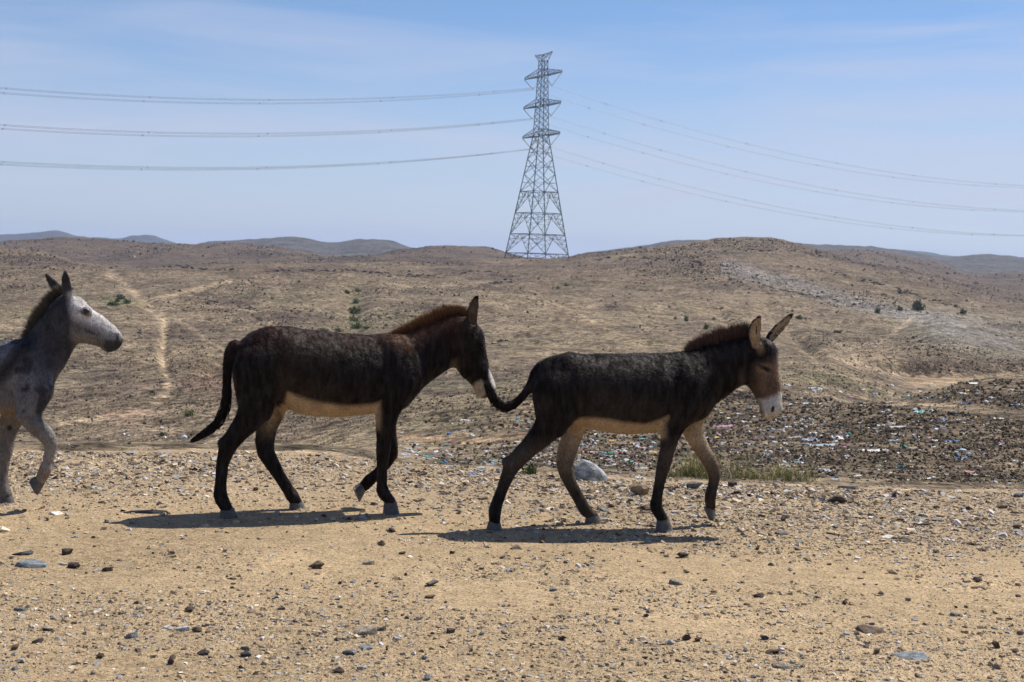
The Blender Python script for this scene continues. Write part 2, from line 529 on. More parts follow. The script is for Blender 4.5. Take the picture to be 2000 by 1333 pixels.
# darker rocky patches
for (a, b, c, d) in [(450, 600, 75, 18), (380, 640, 60, 14), (560, 615, 60, 12), (180, 725, 75, 22), (330, 655, 70, 10), (120, 640, 80, 14), (960, 560, 60, 16), (1000, 640, 60, 14),
                     (1250, 515, 130, 12), (1460, 492, 90, 14), (1700, 545, 120, 14), (850, 505, 80, 16), (250, 505, 160, 14), (560, 526, 150, 6), (1180, 600, 60, 10), (890, 600, 60, 12),
                     (1420, 560, 60, 10), (60, 505, 70, 14), (640, 700, 90, 16), (900, 690, 90, 12), (1150, 560, 70, 12), (480, 780, 60, 14), (180, 850, 90, 14), (1330, 640, 60, 8)]:
    paint(blob(PU, PVv, a, b, c, d) * np.clip(.62 + 1.5 * n2 + 1.0 * n1, 0, .95) * (Sg > 4.5), (0.105, 0.076, 0.060))
# grey scree and spoil
paint(0.85 * np.exp(-(seg_dist(PU, PVv, [(1420, 523), (1500, 545), (1580, 565), (1660, 590), (1760, 612), (1850, 625)]) / 14) ** 2) * (Sg > 8), (0.245, 0.222, 0.20))
paint(0.8 * blob(PU, PVv, 1870, 645, 70, 30) * (Sg > 8), (0.30, 0.275, 0.235))
paint(0.7 * blob(PU, PVv, 1960, 670, 70, 40) * (Sg > 8), (0.20, 0.18, 0.16))
paint(0.6 * blob(PU, PVv, 1500, 600, 90, 40) * (Sg > 8), (0.25, 0.19, 0.125))
# pit floor and cut
paint(np.exp(-((PVv - 748) / 13) ** 2) * np.clip((PU - 1760) / 30, 0, 1) * (Sg > 9.4), (0.36, 0.262, 0.162))
paint(0.85 * np.exp(-((PVv - 716) / 16) ** 2) * np.clip((PU - 1740) / 40, 0, 1) * (Sg > 9.4), (0.155, 0.112, 0.076))
paint(0.8 * blob(PU, PVv, 1690, 690, 60, 14) * (Sg > 8), (0.33, 0.245, 0.16))
# beaten paths
for pts, wd, col, a in [
    ([(770, 852), (860, 858), (940, 858), (1010, 853), (1060, 846)], 6, (0.36, 0.245, 0.15), 0.95),
    ([(1740, 786), (1800, 788), (1880, 797), (2010, 815)], 9, (0.33, 0.25, 0.165), 0.9),
    ([(215, 535), (240, 552), (262, 570), (285, 588), (310, 610), (322, 640), (318, 700), (330, 740), (322, 770), (290, 800), (230, 815), (120, 825)], 8, (0.40, 0.30, 0.195), 0.9),
    ([(285, 588), (340, 576), (400, 562), (450, 548)], 4, (0.40, 0.30, 0.19), 0.85),
    ([(350, 625), (400, 660), (450, 690)], 4, (0.37, 0.28, 0.18), 0.7),
    ([(1080, 590), (1180, 640), (1260, 680)], 4, (0.36, 0.27, 0.17), 0.7),
    ([(1180, 660), (1300, 676), (1340, 688)], 7, (0.35, 0.265, 0.165), 0.7),
    ([(1630, 690), (1720, 668), (1760, 640), (1780, 620)], 4, (0.38, 0.30, 0.21), 0.8),
    ([(1640, 700), (1700, 720), (1770, 733)], 5, (0.40, 0.30, 0.2), 0.85),
    ([(250, 840), (320, 835), (370, 850)], 7, (0.36, 0.27, 0.18), 0.8),
]:
    paint(a * np.exp(-(seg_dist(PU, PVv, pts) / wd) ** 2) * (Sg > 3.6), col)
paint(0.6 * blob(PU, PVv, 410, 745, 45, 25) * (Sg > 4), (0.27, 0.165, 0.11))
paint(0.7 * blob(PU, PVv, 250, 812, 60, 14) * (Sg > 4), (0.31, 0.21, 0.145))
# sparse green flush
for (a, b, c, d, e) in [(695, 600, 12, 45, 0.5), (690, 640, 60, 10, 0.35), (1600, 742, 60, 10, 0.35), (1930, 690, 50, 8, 0.4), (240, 592, 50, 10, 0.35), (60, 615, 60, 6, 0.35), (1110, 560, 30, 10, 0.3)]:
    paint(e * blob(PU, PVv, a, b, c, d) * (Sg > 4), (0.12, 0.125, 0.05))
# dump soil
dump = np.clip((S[None, :] - 3.15) / 0.3, 0, 1) * np.clip((8.1 - Sg) / 0.25, 0, 1) * np.clip((PU - 980 + 0.9 * (PVv - 800)) / 220 + 0.25 * n2, 0, 1)
trk = np.exp(-(seg_dist(PU, PVv, [(1740, 786), (1800, 788), (1880, 797), (2010, 815)]) / 9) ** 2) + np.exp(-(seg_dist(PU, PVv, [(770, 852), (860, 858), (940, 858), (1010, 853), (1060, 846)]) / 6) ** 2)
paint(0.85 * dump * (1 - np.clip(trk, 0, 1)), (0.15, 0.112, 0.072))
paint(0.6 * dump * np.clip(n2 * 2, 0, 1), (0.085, 0.062, 0.045))
# foreground shoulder
nf1 = fbm(GX / 1.1, GY / 1.1, 4)
fore = (Sg <= 3.02)
Cf = np.array((0.365, 0.268, 0.158)) * (1 + 0.24 * nf1 + 0.16 * fbm(GX / 3.1 + 8, GY / 2.3, 3))[..., None]
band = np.clip((Sg - 2.62) / 0.2, 0, 0.55)[..., None]
Cf = Cf * (1 - band) + np.array((0.335, 0.252, 0.165)) * band
pale = np.clip(fbm(GX / 2.2 + 5, GY / 1.5, 3) * 1.4 - 0.1, 0, 0.6)[..., None]
Cf = Cf * (1 - pale) + np.array((0.44, 0.325, 0.195)) * pale
C = np.where(fore[..., None], Cf, C)

NC, NR = GR.shape


def terrain_piece(name, r0, r1, mat):
    V = np.stack([GX[:, r0:r1 + 1], GY[:, r0:r1 + 1], GZ[:, r0:r1 + 1]], -1).reshape(-1, 3)
    cc = C[:, r0:r1 + 1].reshape(-1, 3)
    n = r1 - r0 + 1
    i = np.arange(NC)[:, None]; j = np.arange(n - 1)[None, :]
    i2 = (i + 1) % NC
    q = np.stack([np.broadcast_to(i * n + j, (NC, n - 1)), np.broadcast_to(i * n + j + 1, (NC, n - 1)),
                  np.broadcast_to(i2 * n + j + 1, (NC, n - 1)), np.broadcast_to(i2 * n + j, (NC, n - 1))], -1).reshape(-1, 4)
    q = q[:, ::-1]
    me = mesh_np(name, V, q, 4, cc, True)
    o = add_obj(name, me, mat)
    o['kind'] = 'structure'
    return o


terrain_piece('ground', 0, row_crest, M_GROUND)
terrain_piece('hillside', row_crest, row_far, M_HILL)
terrain_piece('distant_hills', row_far, NR - 1, M_FAR)

# ------------------------------------------------------------------ loose gravel (stuff)
OCT_F = np.array([[0, 1, 4], [1, 2, 4], [2, 3, 4], [3, 0, 4], [1, 0, 5], [2, 1, 5], [3, 2, 5], [0, 3, 5]])


def rand_rot(n, tilt, ys=None):
    yaw = RNG.random(n) * 2 * math.pi if ys is None else RNG.normal(0, ys, n) + math.pi * RNG.integers(0, 2, n)
    ax = RNG.normal(0, tilt, n); ay = RNG.normal(0, tilt, n)
    cz, sz = np.cos(yaw), np.sin(yaw)
    Rz = np.zeros((n, 3, 3)); Rz[:, 0, 0] = cz; Rz[:, 0, 1] = -sz; Rz[:, 1, 0] = sz; Rz[:, 1, 1] = cz; Rz[:, 2, 2] = 1
    cx, sx = np.cos(ax), np.sin(ax)
    Rx = np.zeros((n, 3, 3)); Rx[:, 0, 0] = 1; Rx[:, 1, 1] = cx; Rx[:, 1, 2] = -sx; Rx[:, 2, 1] = sx; Rx[:, 2, 2] = cx
    cy, sy = np.cos(ay), np.sin(ay)
    Ry = np.zeros((n, 3, 3)); Ry[:, 1, 1] = 1; Ry[:, 0, 0] = cy; Ry[:, 0, 2] = sy; Ry[:, 2, 0] = -sy; Ry[:, 2, 2] = cy
    return Ry @ Rx @ Rz


def chip_cloud(name, P, size, flat, cols, mat, tilt=0.22, elong=(0.45, 1.0), sink=0.25, blocky=True, ys=None):
    """angular chips: distorted 8-corner blocks, 12 triangles each"""
    n = len(P)
    base = np.array([[-1, -1, -1], [1, -1, -1], [1, 1, -1], [-1, 1, -1], [-1, -1, 1], [1, -1, 1], [1, 1, 1], [-1, 1, 1]], float)
    if blocky == 'shard':
        tp = np.array([[1, 0, -.6], [0, 1, -.6], [-1, 0, -.6], [0, -1, -.6], [.1, .1, .8]], float)
        fc = np.array([[0, 1, 4], [1, 2, 4], [2, 3, 4], [3, 0, 4]])
    elif blocky:
        tp = base.copy()
        fc = np.array([[4, 5, 6], [4, 6, 7], [0, 1, 5], [0, 5, 4], [1, 2, 6], [1, 6, 5], [2, 3, 7], [2, 7, 6], [3, 0, 4], [3, 4, 7]])
    else:
        tp = np.array([[1, 0, 0], [0, 1, 0], [-1, 0, 0], [0, -1, 0], [0, 0, 1], [0, 0, -1]], float)
        fc = OCT_F
    k = len(tp)
    V = np.broadcast_to(tp, (n, k, 3)).copy()
    V += RNG.uniform(-0.42, 0.42, V.shape)
    el = RNG.uniform(elong[0], elong[1], n)
    V[:, :, 0] *= size[:, None]
    V[:, :, 1] *= (size * el)[:, None]
    V[:, :, 2] *= (size * flat)[:, None]
    if blocky is True:
        V[:, 4:, :2] *= RNG.uniform(0.45, 0.95, (n, 1, 1))
    V = np.einsum('nij,nkj->nki', rand_rot(n, tilt, ys), V)
    V += P[:, None, :]
    V[:, :, 2] += (size * flat * (1 - 2 * sink))[:, None]
    Fc = (fc[None] + (np.arange(n) * k)[:, None, None]).reshape(-1, 3)
    cc = np.repeat(cols, k, axis=0)
    me = mesh_np(name, V.reshape(-1, 3), Fc, 3, cc, False)
    o = add_obj(name, me, mat)
    o['kind'] = 'stuff'
    return o


def palette(n, cols, probs, jit=0.18):
    idx = RNG.choice(len(cols), n, p=np.array(probs) / np.sum(probs))
    c = np.array(cols)[idx]
    return np.clip(c * (1 + RNG.normal(0, jit, (n, 1))), 0.01, 0.85)


CHIPC = [(0.37, 0.275, 0.165), (0.45, 0.36, 0.25), (0.285, 0.215, 0.135), (0.20, 0.145, 0.10), (0.33, 0.32, 0.30), (0.11, 0.085, 0.07), (0.58, 0.52, 0.45)]
CHIPP = [26, 20, 16, 11, 12, 7, 8]
# even sprinkle over the shoulder
n = 165000
uu = RNG.uniform(-160, 2160, n)
side_ = RNG.random(n) < 0.24           # the shoulder goes on beside the view
uu = np.where(side_, np.where(uu < 1000, -160 - RNG.random(n) * 900, 2160 + RNG.random(n) * 900), uu)
vv = 1400 - (1400 - 905) * RNG.random(n) ** 0.8
vv = np.where(side_, vv + (uu - 1000) * 0.034, vv)
P = hit(uu, vv)
size = 0.0031 * (1 / np.maximum(RNG.random(n), 0.012)) ** 0.42
size = np.clip(size, 0.0026, 0.0165) * np.clip(P[:, 1] / 8, 0.75, 1.25)
dens = np.clip(0.50 + 1.1 * fbm(P[:, 0] / 0.9 + 13, P[:, 1] / 0.6, 3) + 0.5 * fbm(P[:, 0] / 3 + 4, P[:, 1] / 2, 2), 0.08, 1)
keep = (P[:, 1] < 13.2) & (P[:, 2] > -0.25) & (RNG.random(n) < dens)
big = keep & (size > 0.0062)
sml = keep & ~big
chip_cloud('gravel', P[big], size[big], RNG.uniform(0.16, 0.5, big.sum()), palette(big.sum(), CHIPC, CHIPP), M_CHIP, 0.25)
chip_cloud('fine_gravel', P[sml], size[sml] * 1.25, RNG.uniform(0.3, 0.8, sml.sum()), palette(sml.sum(), CHIPC, CHIPP), M_CHIP, 0.25, blocky='shard')
# the denser shale band along the lip
n = 44000
uu = RNG.uniform(-620, 2620, n)
lipv = np.interp(uu, [p[0] for p in CREST], [p[1] for p in CREST])
vv = lipv + 2 + np.abs(RNG.normal(0, 1, n)) * 46
P = hit(uu, vv)
dens = 0.35 + 0.9 * np.clip(fbm(P[:, 0] / 1.1 + 31, P[:, 1] / 0.6, 3) + 0.35, 0, 1)
keep = (RNG.random(n) < dens) & (P[:, 2] > -0.2) & (P[:, 1] < 13)
P = P[keep]
size = np.clip(0.0058 * (1 / np.maximum(RNG.random(len(P)), 0.02)) ** 0.42, 0.004, 0.028)
chip_cloud('shale_gravel', P, size, RNG.uniform(0.14, 0.42, len(P)),
           palette(len(P), CHIPC, [22, 20, 16, 13, 14, 9, 7]), M_CHIP, 0.3)

# ------------------------------------------------------------------ clods of the dump and stones of the hillside (stuff)
n = 14000
uu = RNG.uniform(760, 2120, n)
vv = RNG.uniform(742, 962, n)
P = hit(uu, vv)
trd = np.minimum(seg_dist(uu, vv, [(1740, 786), (1800, 788), (1880, 797), (2010, 815)]) / 11, seg_dist(uu, vv, [(760, 852), (860, 858), (940, 858), (1010, 853), (1060, 846)]) / 8)
keep = (P[:, 1] > 11.8) & (P[:, 1] < 66) & (trd > 1) & (RNG.random(n) < np.clip((uu - 900 + (vv - 800)) / 260, 0.12, 1))
P = P[keep]
size = np.clip(P[:, 1] / F * RNG.uniform(1.0, 3.4, len(P)), 0.01, 0.16)
chip_cloud('dump_clods', P, size, RNG.uniform(0.4, 0.95, len(P)),
           palette(len(P), [(0.15, 0.11, 0.07), (0.075, 0.055, 0.04), (0.24, 0.18, 0.12), (0.13, 0.105, 0.09), (0.17, 0.16, 0.085)], [30, 22, 22, 14, 8]), M_HROCK, 0.5, (0.5, 1.0), 0.2)
n = 120000
uu = RNG.uniform(-130, 2130, n)
vv = 468 + 432 * RNG.random(n) ** 1.35
P = hit(uu, vv)
clus = fbm(P[:, 0] / 18 + 3, P[:, 1] / 30, 3)
keep = (P[:, 1] > 15) & (P[:, 1] < 620) & (RNG.random(n) < np.clip(0.22 + 1.7 * clus, 0.05, 1))
pathd = np.minimum(seg_dist(uu, vv, [(215, 535), (262, 570), (310, 610), (322, 640), (318, 700), (330, 740), (322, 770), (290, 800), (230, 815)]) / 9,
                   np.where((uu > 1740) & (vv > 730) & (vv < 765), 0, 9))
keep &= pathd > 1
P = P[keep]
size = np.clip(P[:, 1] / F * 1.0 * (1 / np.maximum(RNG.random(len(P)), 0.045)) ** 0.42, 0.03, 2.2)
chip_cloud('hillside_rocks', P, size, RNG.uniform(0.4, 1.0, len(P)),
           palette(len(P), [(0.22, 0.16, 0.105), (0.13, 0.095, 0.07), (0.085, 0.065, 0.052), (0.28, 0.215, 0.15), (0.14, 0.13, 0.06)], [20, 30, 30, 10, 10]), M_HROCK, 0.25, (0.3, 0.8), 0.3, 'shard', 0.5)

# ------------------------------------------------------------------ rock ledges on the slopes
LEDGES = [
    ([(1160, 508), (1230, 504), (1300, 506), (1375, 514)], 2.5, 'dark rock ledge below the saddle beside the rounded hill'),
    ([(1415, 490), (1470, 488), (1510, 494)], 2, 'dark rock ledge just under the top of the rounded hill'),
    ([(1540, 518), (1620, 532), (1700, 550), (1780, 575), (1880, 602)], 4, 'long dark rock band slanting down the flank above the grey scree'),
    ([(1470, 552), (1560, 574), (1640, 588)], 2, 'thin dark ledge crossing the grey scree'),
    ([(500, 531), (600, 529), (690, 530), (760, 534)], 2, 'low dark ledge across the saddle behind the sandy brow'),
    ([(735, 533), (800, 541), (860, 537), (960, 530)], 2, 'dark stepped ledge below the dark-topped knoll'),
    ([(340, 520), (400, 527), (470, 528)], 2, 'short dark ledge above the gully track junction'),
    ([(400, 586), (450, 596), (500, 604)], 4, 'reddish rock patch on the sandy brow'),
    ([(560, 600), (610, 612)], 3, 'small slanting outcrop on the sandy brow'),
    ([(905, 668), (950, 672), (990, 668)], 3, 'dark outcrop on the slope between the two brown donkeys'),
    ([(930, 560), (970, 552), (1010, 548)], 3, 'brown outcrop below the tower'),
    ([(270, 650), (330, 655), (400, 668)], 3, 'dark crumbling outcrop beside the beaten track'),
    ([(130, 715), (190, 725), (240, 738)], 4, 'broken brown outcrop beyond the grey donkey'),
]
LEDGE_P = []
for pts, thick, lab in LEDGES:
    n = int(sum(math.hypot(b[0] - a[0], b[1] - a[1]) for a, b in zip(pts[:-1], pts[1:])) * 0.30)
    tt = np.sort(RNG.random(n)) * (len(pts) - 1)
    k = tt.astype(int)
    A = np.array(pts, float)
    q = A[k] + (A[k + 1] - A[k]) * (tt - k)[:, None]
    q[:, 1] += RNG.normal(0, thick * 0.55, n)
    gate = RNG.random(n) < np.clip(0.75 + 1.2 * (vnoise(q[:, 0] / 26, q[:, 1] * 0 + len(lab)) - 0.5), 0.1, 1)
    q = q[gate]
    P = hit(q[:, 0], q[:, 1])
    LEDGE_P.append((P, lab))

# ------------------------------------------------------------------ individual stones
def hull_mesh(name, kind, seed):
    r = random.Random(seed)
    bm = bmesh.new()
    if kind == 'slab':
        pts = []
        tx_, ty_ = r.uniform(-.5, .5), r.uniform(-.5, .5)
        for i in range(8):
            a = 2 * math.pi * i / 8 + r.uniform(-.35, .35)
            q = r.uniform(.55, 1.0)
            x, y = q * math.cos(a), q * math.sin(a)
            k = r.uniform(.6, .95)
            pts += [(x, y, r.uniform(-1, -.4)), (x * k, y * k, .45 + tx_ * x + ty_ * y + r.uniform(-.15, .15))]
    elif kind == 'block':
        pts = []
        for i in range(11):
            v = Vector((r.gauss(0, 1), r.gauss(0, 1), r.gauss(0, 1))).normalized()
            m_ = max(abs(v.x), abs(v.y), abs(v.z))
            v = v / (m_ ** .55) * r.uniform(.75, 1.0)
            pts.append((v.x, v.y, max(v.z, -.7)))
    else:
        pts = []
        for i in range(22):
            z = r.uniform(-1, 1); a = r.uniform(0, 2 * math.pi); q = math.sqrt(1 - z * z)
            s = r.uniform(.82, 1.0)
            pts.append((q * math.cos(a) * s, q * math.sin(a) * s, z * s))
    if kind == 'boulder':
        pts = [(-1, -.5, -.9), (-.95, .6, -.9), (-.8, -.35, .35), (-.55, .1, 1), (-.35, -.25, .92), (-.1, -.6, .3), (.05, .2, .78), (.3, -.45, .35), (.55, .1, .25), (.85, -.3, -.35), (1, .2, -.7), (.9, -.6, -.95), (0, -.85, -.9), (.2, .8, -.5), (-.5, .6, .5), (-.5, -.72, -.3)]
    for p in pts:
        bm.verts.new(p)
    bmesh.ops.convex_hull(bm, input=bm.verts)
    for v in [v for v in bm.verts if not v.link_faces]:
        bm.verts.remove(v)
    bmesh.ops.bevel(bm, geom=list(bm.edges), offset=0.045, segments=1, affect='EDGES', profile=0.5)
    me = bpy.data.meshes.new(name)
    bm.to_mesh(me)
    bm.free()
    me.materials.append(M_STONE)
    return me


STONES = {k: [hull_mesh('stone_' + k, k, 31 * i + len(k)) for i in range(9)] for k in ('slab', 'block', 'round', 'boulder')}
COLN = {'palegrey': (0.40, 0.415, 0.41), 'bluegrey': (0.30, 0.325, 0.335), 'grey': (0.25, 0.235, 0.21), 'pale': (0.46, 0.385, 0.285), 'tan': (0.33, 0.235, 0.14), 'brown': (0.17, 0.115, 0.075),
        'dark': (0.095, 0.07, 0.055), 'white': (0.62, 0.60, 0.57), 'purple': (0.115, 0.075, 0.075), 'slate': (0.10, 0.105, 0.115)}


for P, lab in LEDGE_P:
    c = P.mean(0)
    root = empty('rock_ledge', c)
    tag(root, lab, 'rock ledge', 'rock ledges on the slopes')
    for p in P:
        o = add_obj('rock', random.choice(STONES['slab'] + STONES['block']), None, root)
        q = p[1] / F * random.uniform(2.2, 6.5)
        o.scale = (q, q * random.uniform(.35, .7), q * random.uniform(.22, .45))
        o.rotation_euler = (random.uniform(-.1, .1), random.uniform(-.12, .12), random.uniform(-.4, .4))
        o.location = p - c + np.array([0, 0, o.scale[2] * .4])
        o.color = (*(np.array(random.choice([(0.085, 0.068, 0.056), (0.12, 0.092, 0.072), (0.16, 0.122, 0.09)])) * random.uniform(.85, 1.15)), 1)


def stone(u, v, w, h, kind, col, label, group=None, yaw=None, ar=0.7, name='stone'):
    P = hit([u], [v - 1.0])[0]
    sx = w * P[1] / F / 2 * 1.12
    hz = h * P[1] / F * 1.25
    me = random.choice(STONES[kind])
    o = add_obj(name, me)
    # seen from above at a small angle: part of the apparent height is depth
    sy = sx * ar * random.uniform(.85, 1.15)
    sz = max((hz - 2 * sy * 0.17) / 2, 0.32 * hz, 0.008)
    o.scale = (sx, sy, sz)
    o.rotation_euler = (random.uniform(-.18, .18), random.uniform(-.18, .18), (random.uniform(-.3, .3) + random.choice((0, math.pi))) if yaw is None else yaw)
    o.location = (P[0], P[1] + sy * 0.3, P[2] + sz * 0.62)
    c = np.array(COLN[col]) * random.uniform(.88, 1.12)
    o.color = (*c, 1)
    tag(o, label, 'stone', group)
    return o


NOTABLE = [
    (1155, 940, 74, 46, 'boulder', 'palegrey', 'large blue-grey boulder half sunk behind the gravel lip', 'boulder'),
    (1250, 968, 42, 28, 'round', 'tan', 'rounded tan stone between the front donkey\'s legs'),
    (1237, 983, 30, 15, 'block', 'pale', 'small pale stone in front of the rounded tan stone'),
    (1358, 955, 38, 20, 'block', 'grey', 'angular grey stone beside the green grass tuft'),
    (1180, 1000, 34, 13, 'slab', 'grey', 'flat pale grey stone by the front donkey\'s far hind hoof'),
    (1262, 999, 26, 15, 'block', 'brown', 'brown stone just behind the front donkey\'s near foreleg'),
    (1440, 970, 18, 13, 'block', 'dark', 'small dark stone ahead of the front donkey'),
    (1636, 984, 38, 20, 'block', 'dark', 'dark angular boulder with brown face on the gravel lip'),
    (1659, 957, 48, 14, 'slab', 'grey', 'flat pale slab lying on the lip above the dark boulder'),
    (1956, 994, 32, 18, 'block', 'tan', 'square tan block of stone on the gravel lip'),
    (1990, 972, 22, 11, 'round', 'bluegrey', 'blue-grey stone near the square tan block'),
    (1748, 974, 12, 17, 'slab', 'slate', 'thin dark slab standing upright on the lip'),
    (1775, 978, 22, 8, 'slab', 'grey', 'flat stone beside the upright slab'),
    (1527, 1045, 30, 8, 'slab', 'bluegrey', 'thin blue-grey flake ahead of the front donkey\'s shadow'),
    (1333, 1091, 24, 15, 'block', 'dark', 'dark brown stone below the front donkey\'s head shadow'),
    (618, 1111, 36, 20, 'block', 'brown', 'lumpy yellow-brown stone below the middle donkey'),
    (57, 1109, 68, 22, 'slab', 'bluegrey', 'broad pale blue-grey slab with a dark underside'),
    (44, 1085, 48, 11, 'slab', 'slate', 'grey slab lying behind the broad pale slab'),
    (130, 1085, 24, 15, 'block', 'dark', 'dark stone at the end of the grey slab'),
    (142, 1111, 30, 15, 'round', 'purple', 'reddish-brown stone beside the broad pale slab'),
    (206, 1117, 30, 12, 'slab', 'dark', 'dark stone with a pale splinter under it'),
    (280, 1004, 112, 11, 'slab', 'slate', 'long low grey slab behind the middle donkey\'s tail shadow'),
    (712, 1241, 54, 20, 'slab', 'pale', 'thick pale brown slab with shaded front edge'),
    (744, 1233, 22, 10, 'block', 'bluegrey', 'small grey-blue stone touching the thick pale slab'),
    (354, 1233, 36, 12, 'slab', 'white', 'bright white flake of stone'),
    (384, 1236, 22, 13, 'round', 'brown', 'brown pebble beside the bright white flake'),
    (253, 1248, 34, 16, 'slab', 'bluegrey', 'smooth blue-grey stone with pointed end'),
    (682, 1280, 32, 14, 'round', 'bluegrey', 'rounded blue-grey stone near a flat blue-grey flake'),
    (715, 1268, 40, 10, 'slab', 'bluegrey', 'flat blue-grey flake near the rounded blue-grey stone'),
    (660, 1315, 28, 15, 'block', 'purple', 'dark purple pointed stone'),
    (708, 1307, 28, 9, 'slab', 'white', 'white flake beside the dark purple stone'),
    (880, 1238, 20, 12, 'block', 'brown', 'brown wedge-shaped stone alone on sand'),
    (840, 1170, 24, 11, 'block', 'brown', 'small brown brick-shaped stone'),
    (843, 1146, 28, 15, 'block', 'grey', 'layered grey stone above the brown brick-shaped stone'),
    (718, 1104, 28, 12, 'slab', 'pale', 'pale sand-coloured flat stone almost level with the soil'),
    (1702, 1238, 60, 14, 'slab', 'brown', 'long brown stone casting a dark shadow'),
    (1786, 1288, 86, 6, 'slab', 'bluegrey', 'long thin pale blue-grey splinter'),
    (1906, 1138, 26, 11, 'block', 'dark', 'dark pointed stone alone on the open gravel'),
    (1947, 1308, 18, 11, 'block', 'dark', 'dark cube-like pebble lying alone on sand'),
    (1341, 1252, 20, 14, 'block', 'dark', 'dark block touching white and grey pebbles'),
    (1363, 1254, 18, 11, 'block', 'brown', 'dark brown brick-shaped pebble next to the dark block'),
    (1310, 1260, 18, 11, 'round', 'white', 'white rounded pebble near the dark block'),
    (1493, 1252, 22, 13, 'block', 'slate', 'dark slate-blue pebble with a flat top'),
    (1511, 1278, 34, 13, 'block', 'brown', 'brown two-lobed stone below the slate-blue pebble'),
    (1526, 1306, 48, 10, 'slab', 'grey', 'long grey bone-shaped stone'),
    (396, 1280, 28, 13, 'block', 'dark', 'dark brown block beside a grey one'),
    (480, 1284, 26, 15, 'round', 'slate', 'dark grey stone with a bluish top'),
    (190, 1287, 24, 13, 'block', 'dark', 'dark rough stone in the sand'),
    (333, 1299, 16, 17, 'round', 'purple', 'curved purple-brown stone standing on edge'),
    (46, 1296, 20, 11, 'block', 'white', 'white chunk with a dark side'),
    (26, 1310, 20, 9, 'slab', 'bluegrey', 'lilac-grey flat pebble beside the white chunk'),
    (92, 1232, 28, 13, 'block', 'pale', 'pale stone with a dark hollow beside it'),
    (42, 1194, 34, 10, 'slab', 'grey', 'long grey-brown stone lying alone'),
    (370, 1196, 24, 12, 'block', 'dark', 'dark stone half buried near the white flake'),
    (1320, 1143, 30, 14, 'slab', 'grey', 'grey flake leaning over a small shadow'),
    (1483, 1168, 24, 11, 'block', 'dark', 'dark stone with a long pale sliver beneath'),
]
used_px = []
for t in NOTABLE:
    stone(t[0], t[1], t[2], t[3], t[4], t[5], t[6], name=t[7] if len(t) > 7 else 'stone', yaw=.1 if len(t) > 7 else None, ar=.22 if t[2] > 100 else .7)
    used_px.append((t[0], t[1]))
GEN = [('block', 'dark', 'small dark angular stone lying loose on the gravel', 'dark angular stones on the gravel'),
       ('slab', 'grey', 'small flat grey stone lying loose on the gravel', 'flat grey stones on the gravel'),
       ('block', 'brown', 'small brown chunk of stone lying loose on the gravel', 'brown stone chunks on the gravel'),
       ('slab', 'pale', 'small flat pale tan stone lying on the gravel', 'pale tan stones on the gravel'),
       ('slab', 'white', 'small whitish flake of stone on the gravel', 'whitish flakes on the gravel'),
       ('round', 'bluegrey', 'small blue-grey pebble on the gravel', 'blue-grey pebbles on the gravel')]
cnt = 0
while cnt < 240:
    u = random.uniform(-20, 2020)
    lp = float(np.interp(u, [p[0] for p in CREST], [p[1] for p in CREST]))
    v = random.uniform(lp + 8, 1330) if random.random() < 0.62 else lp + 8 + abs(random.gauss(0, 45))
    w = min(26, 8 * (1 / max(random.random(), .05)) ** 0.42) * (0.75 + 0.25 * (v - 880) / 450)
    if any(abs(u - a) < (w + 30) * .6 and abs(v - b) < 10 for a, b in used_px):
        continue
    g = random.choices(GEN, [26, 18, 22, 14, 9, 8])[0]
    near_ = sorted((math.hypot(u - t[0], (v - t[1]) * 2), t[6]) for t in NOTABLE)
    lab = g[2]
    if near_[0][0] < 100:
        lab = g[2].rsplit(' lying', 1)[0].rsplit(' on the', 1)[0] + ' near the ' + near_[0][1]
    elif v < lp + 60:
        lab = g[2].replace('on the gravel', 'along the gravel lip')
    if len(lab.split()) > 16:
        lab = g[2]
    h = w * (random.uniform(.3, .45) if g[0] == 'slab' else random.uniform(.45, .7))
    stone(u, v, w, h, g[0], g[1], lab, g[3], yaw=random.uniform(0, 6.28))
    used_px.append((u, v))
    cnt += 1
# upright dark stone and low block far off on the slope
stone(1250, 643, 4, 9, 'block', 'dark', 'dark upright stone standing alone on the far slope')
stone(1637, 652, 26, 11, 'block', 'tan', 'low ochre block lying on the slope above the pit', ar=0.35, yaw=0.1)

# ------------------------------------------------------------------ litter
def litter_mesh(kind, seed):
    r = random.Random(seed)
    bm = bmesh.new()
    if kind == 'bag':
        bmesh.ops.create_icosphere(bm, subdivisions=2, radius=1.0)
        for v in bm.verts:
            k = 0.6 + 0.5 * r.random()
            v.co = Vector((v.co.x * k, v.co.y * k * .8, max(v.co.z, -.3) * k * .7))
    else:
        nx, ny = (7, 4) if kind == 'sheet' else (9, 3)
        bmesh.ops.create_grid(bm, x_segments=nx, y_segments=ny, size=1.0)
        a, b, c = r.uniform(1.5, 4), r.uniform(2, 5), r.uniform(0, 6)
        for v in bm.verts:
            x, y = v.co.x, v.co.y
            h = .3 * math.sin(a * x + c) * math.cos(b * y + c) + r.uniform(-.2, .2)
            v.co = Vector((x + r.uniform(-.13, .13), y * (1 - .35 * abs(math.sin(a * x))) + r.uniform(-.2, .2), abs(h) + .05))
        bmesh.ops.solidify(bm, geom=list(bm.faces), thickness=0.04)
    me = bpy.data.meshes.new('litter_' + kind)
    bm.to_mesh(me); bm.free()
    me.materials.append(M_LITTER)
    return me


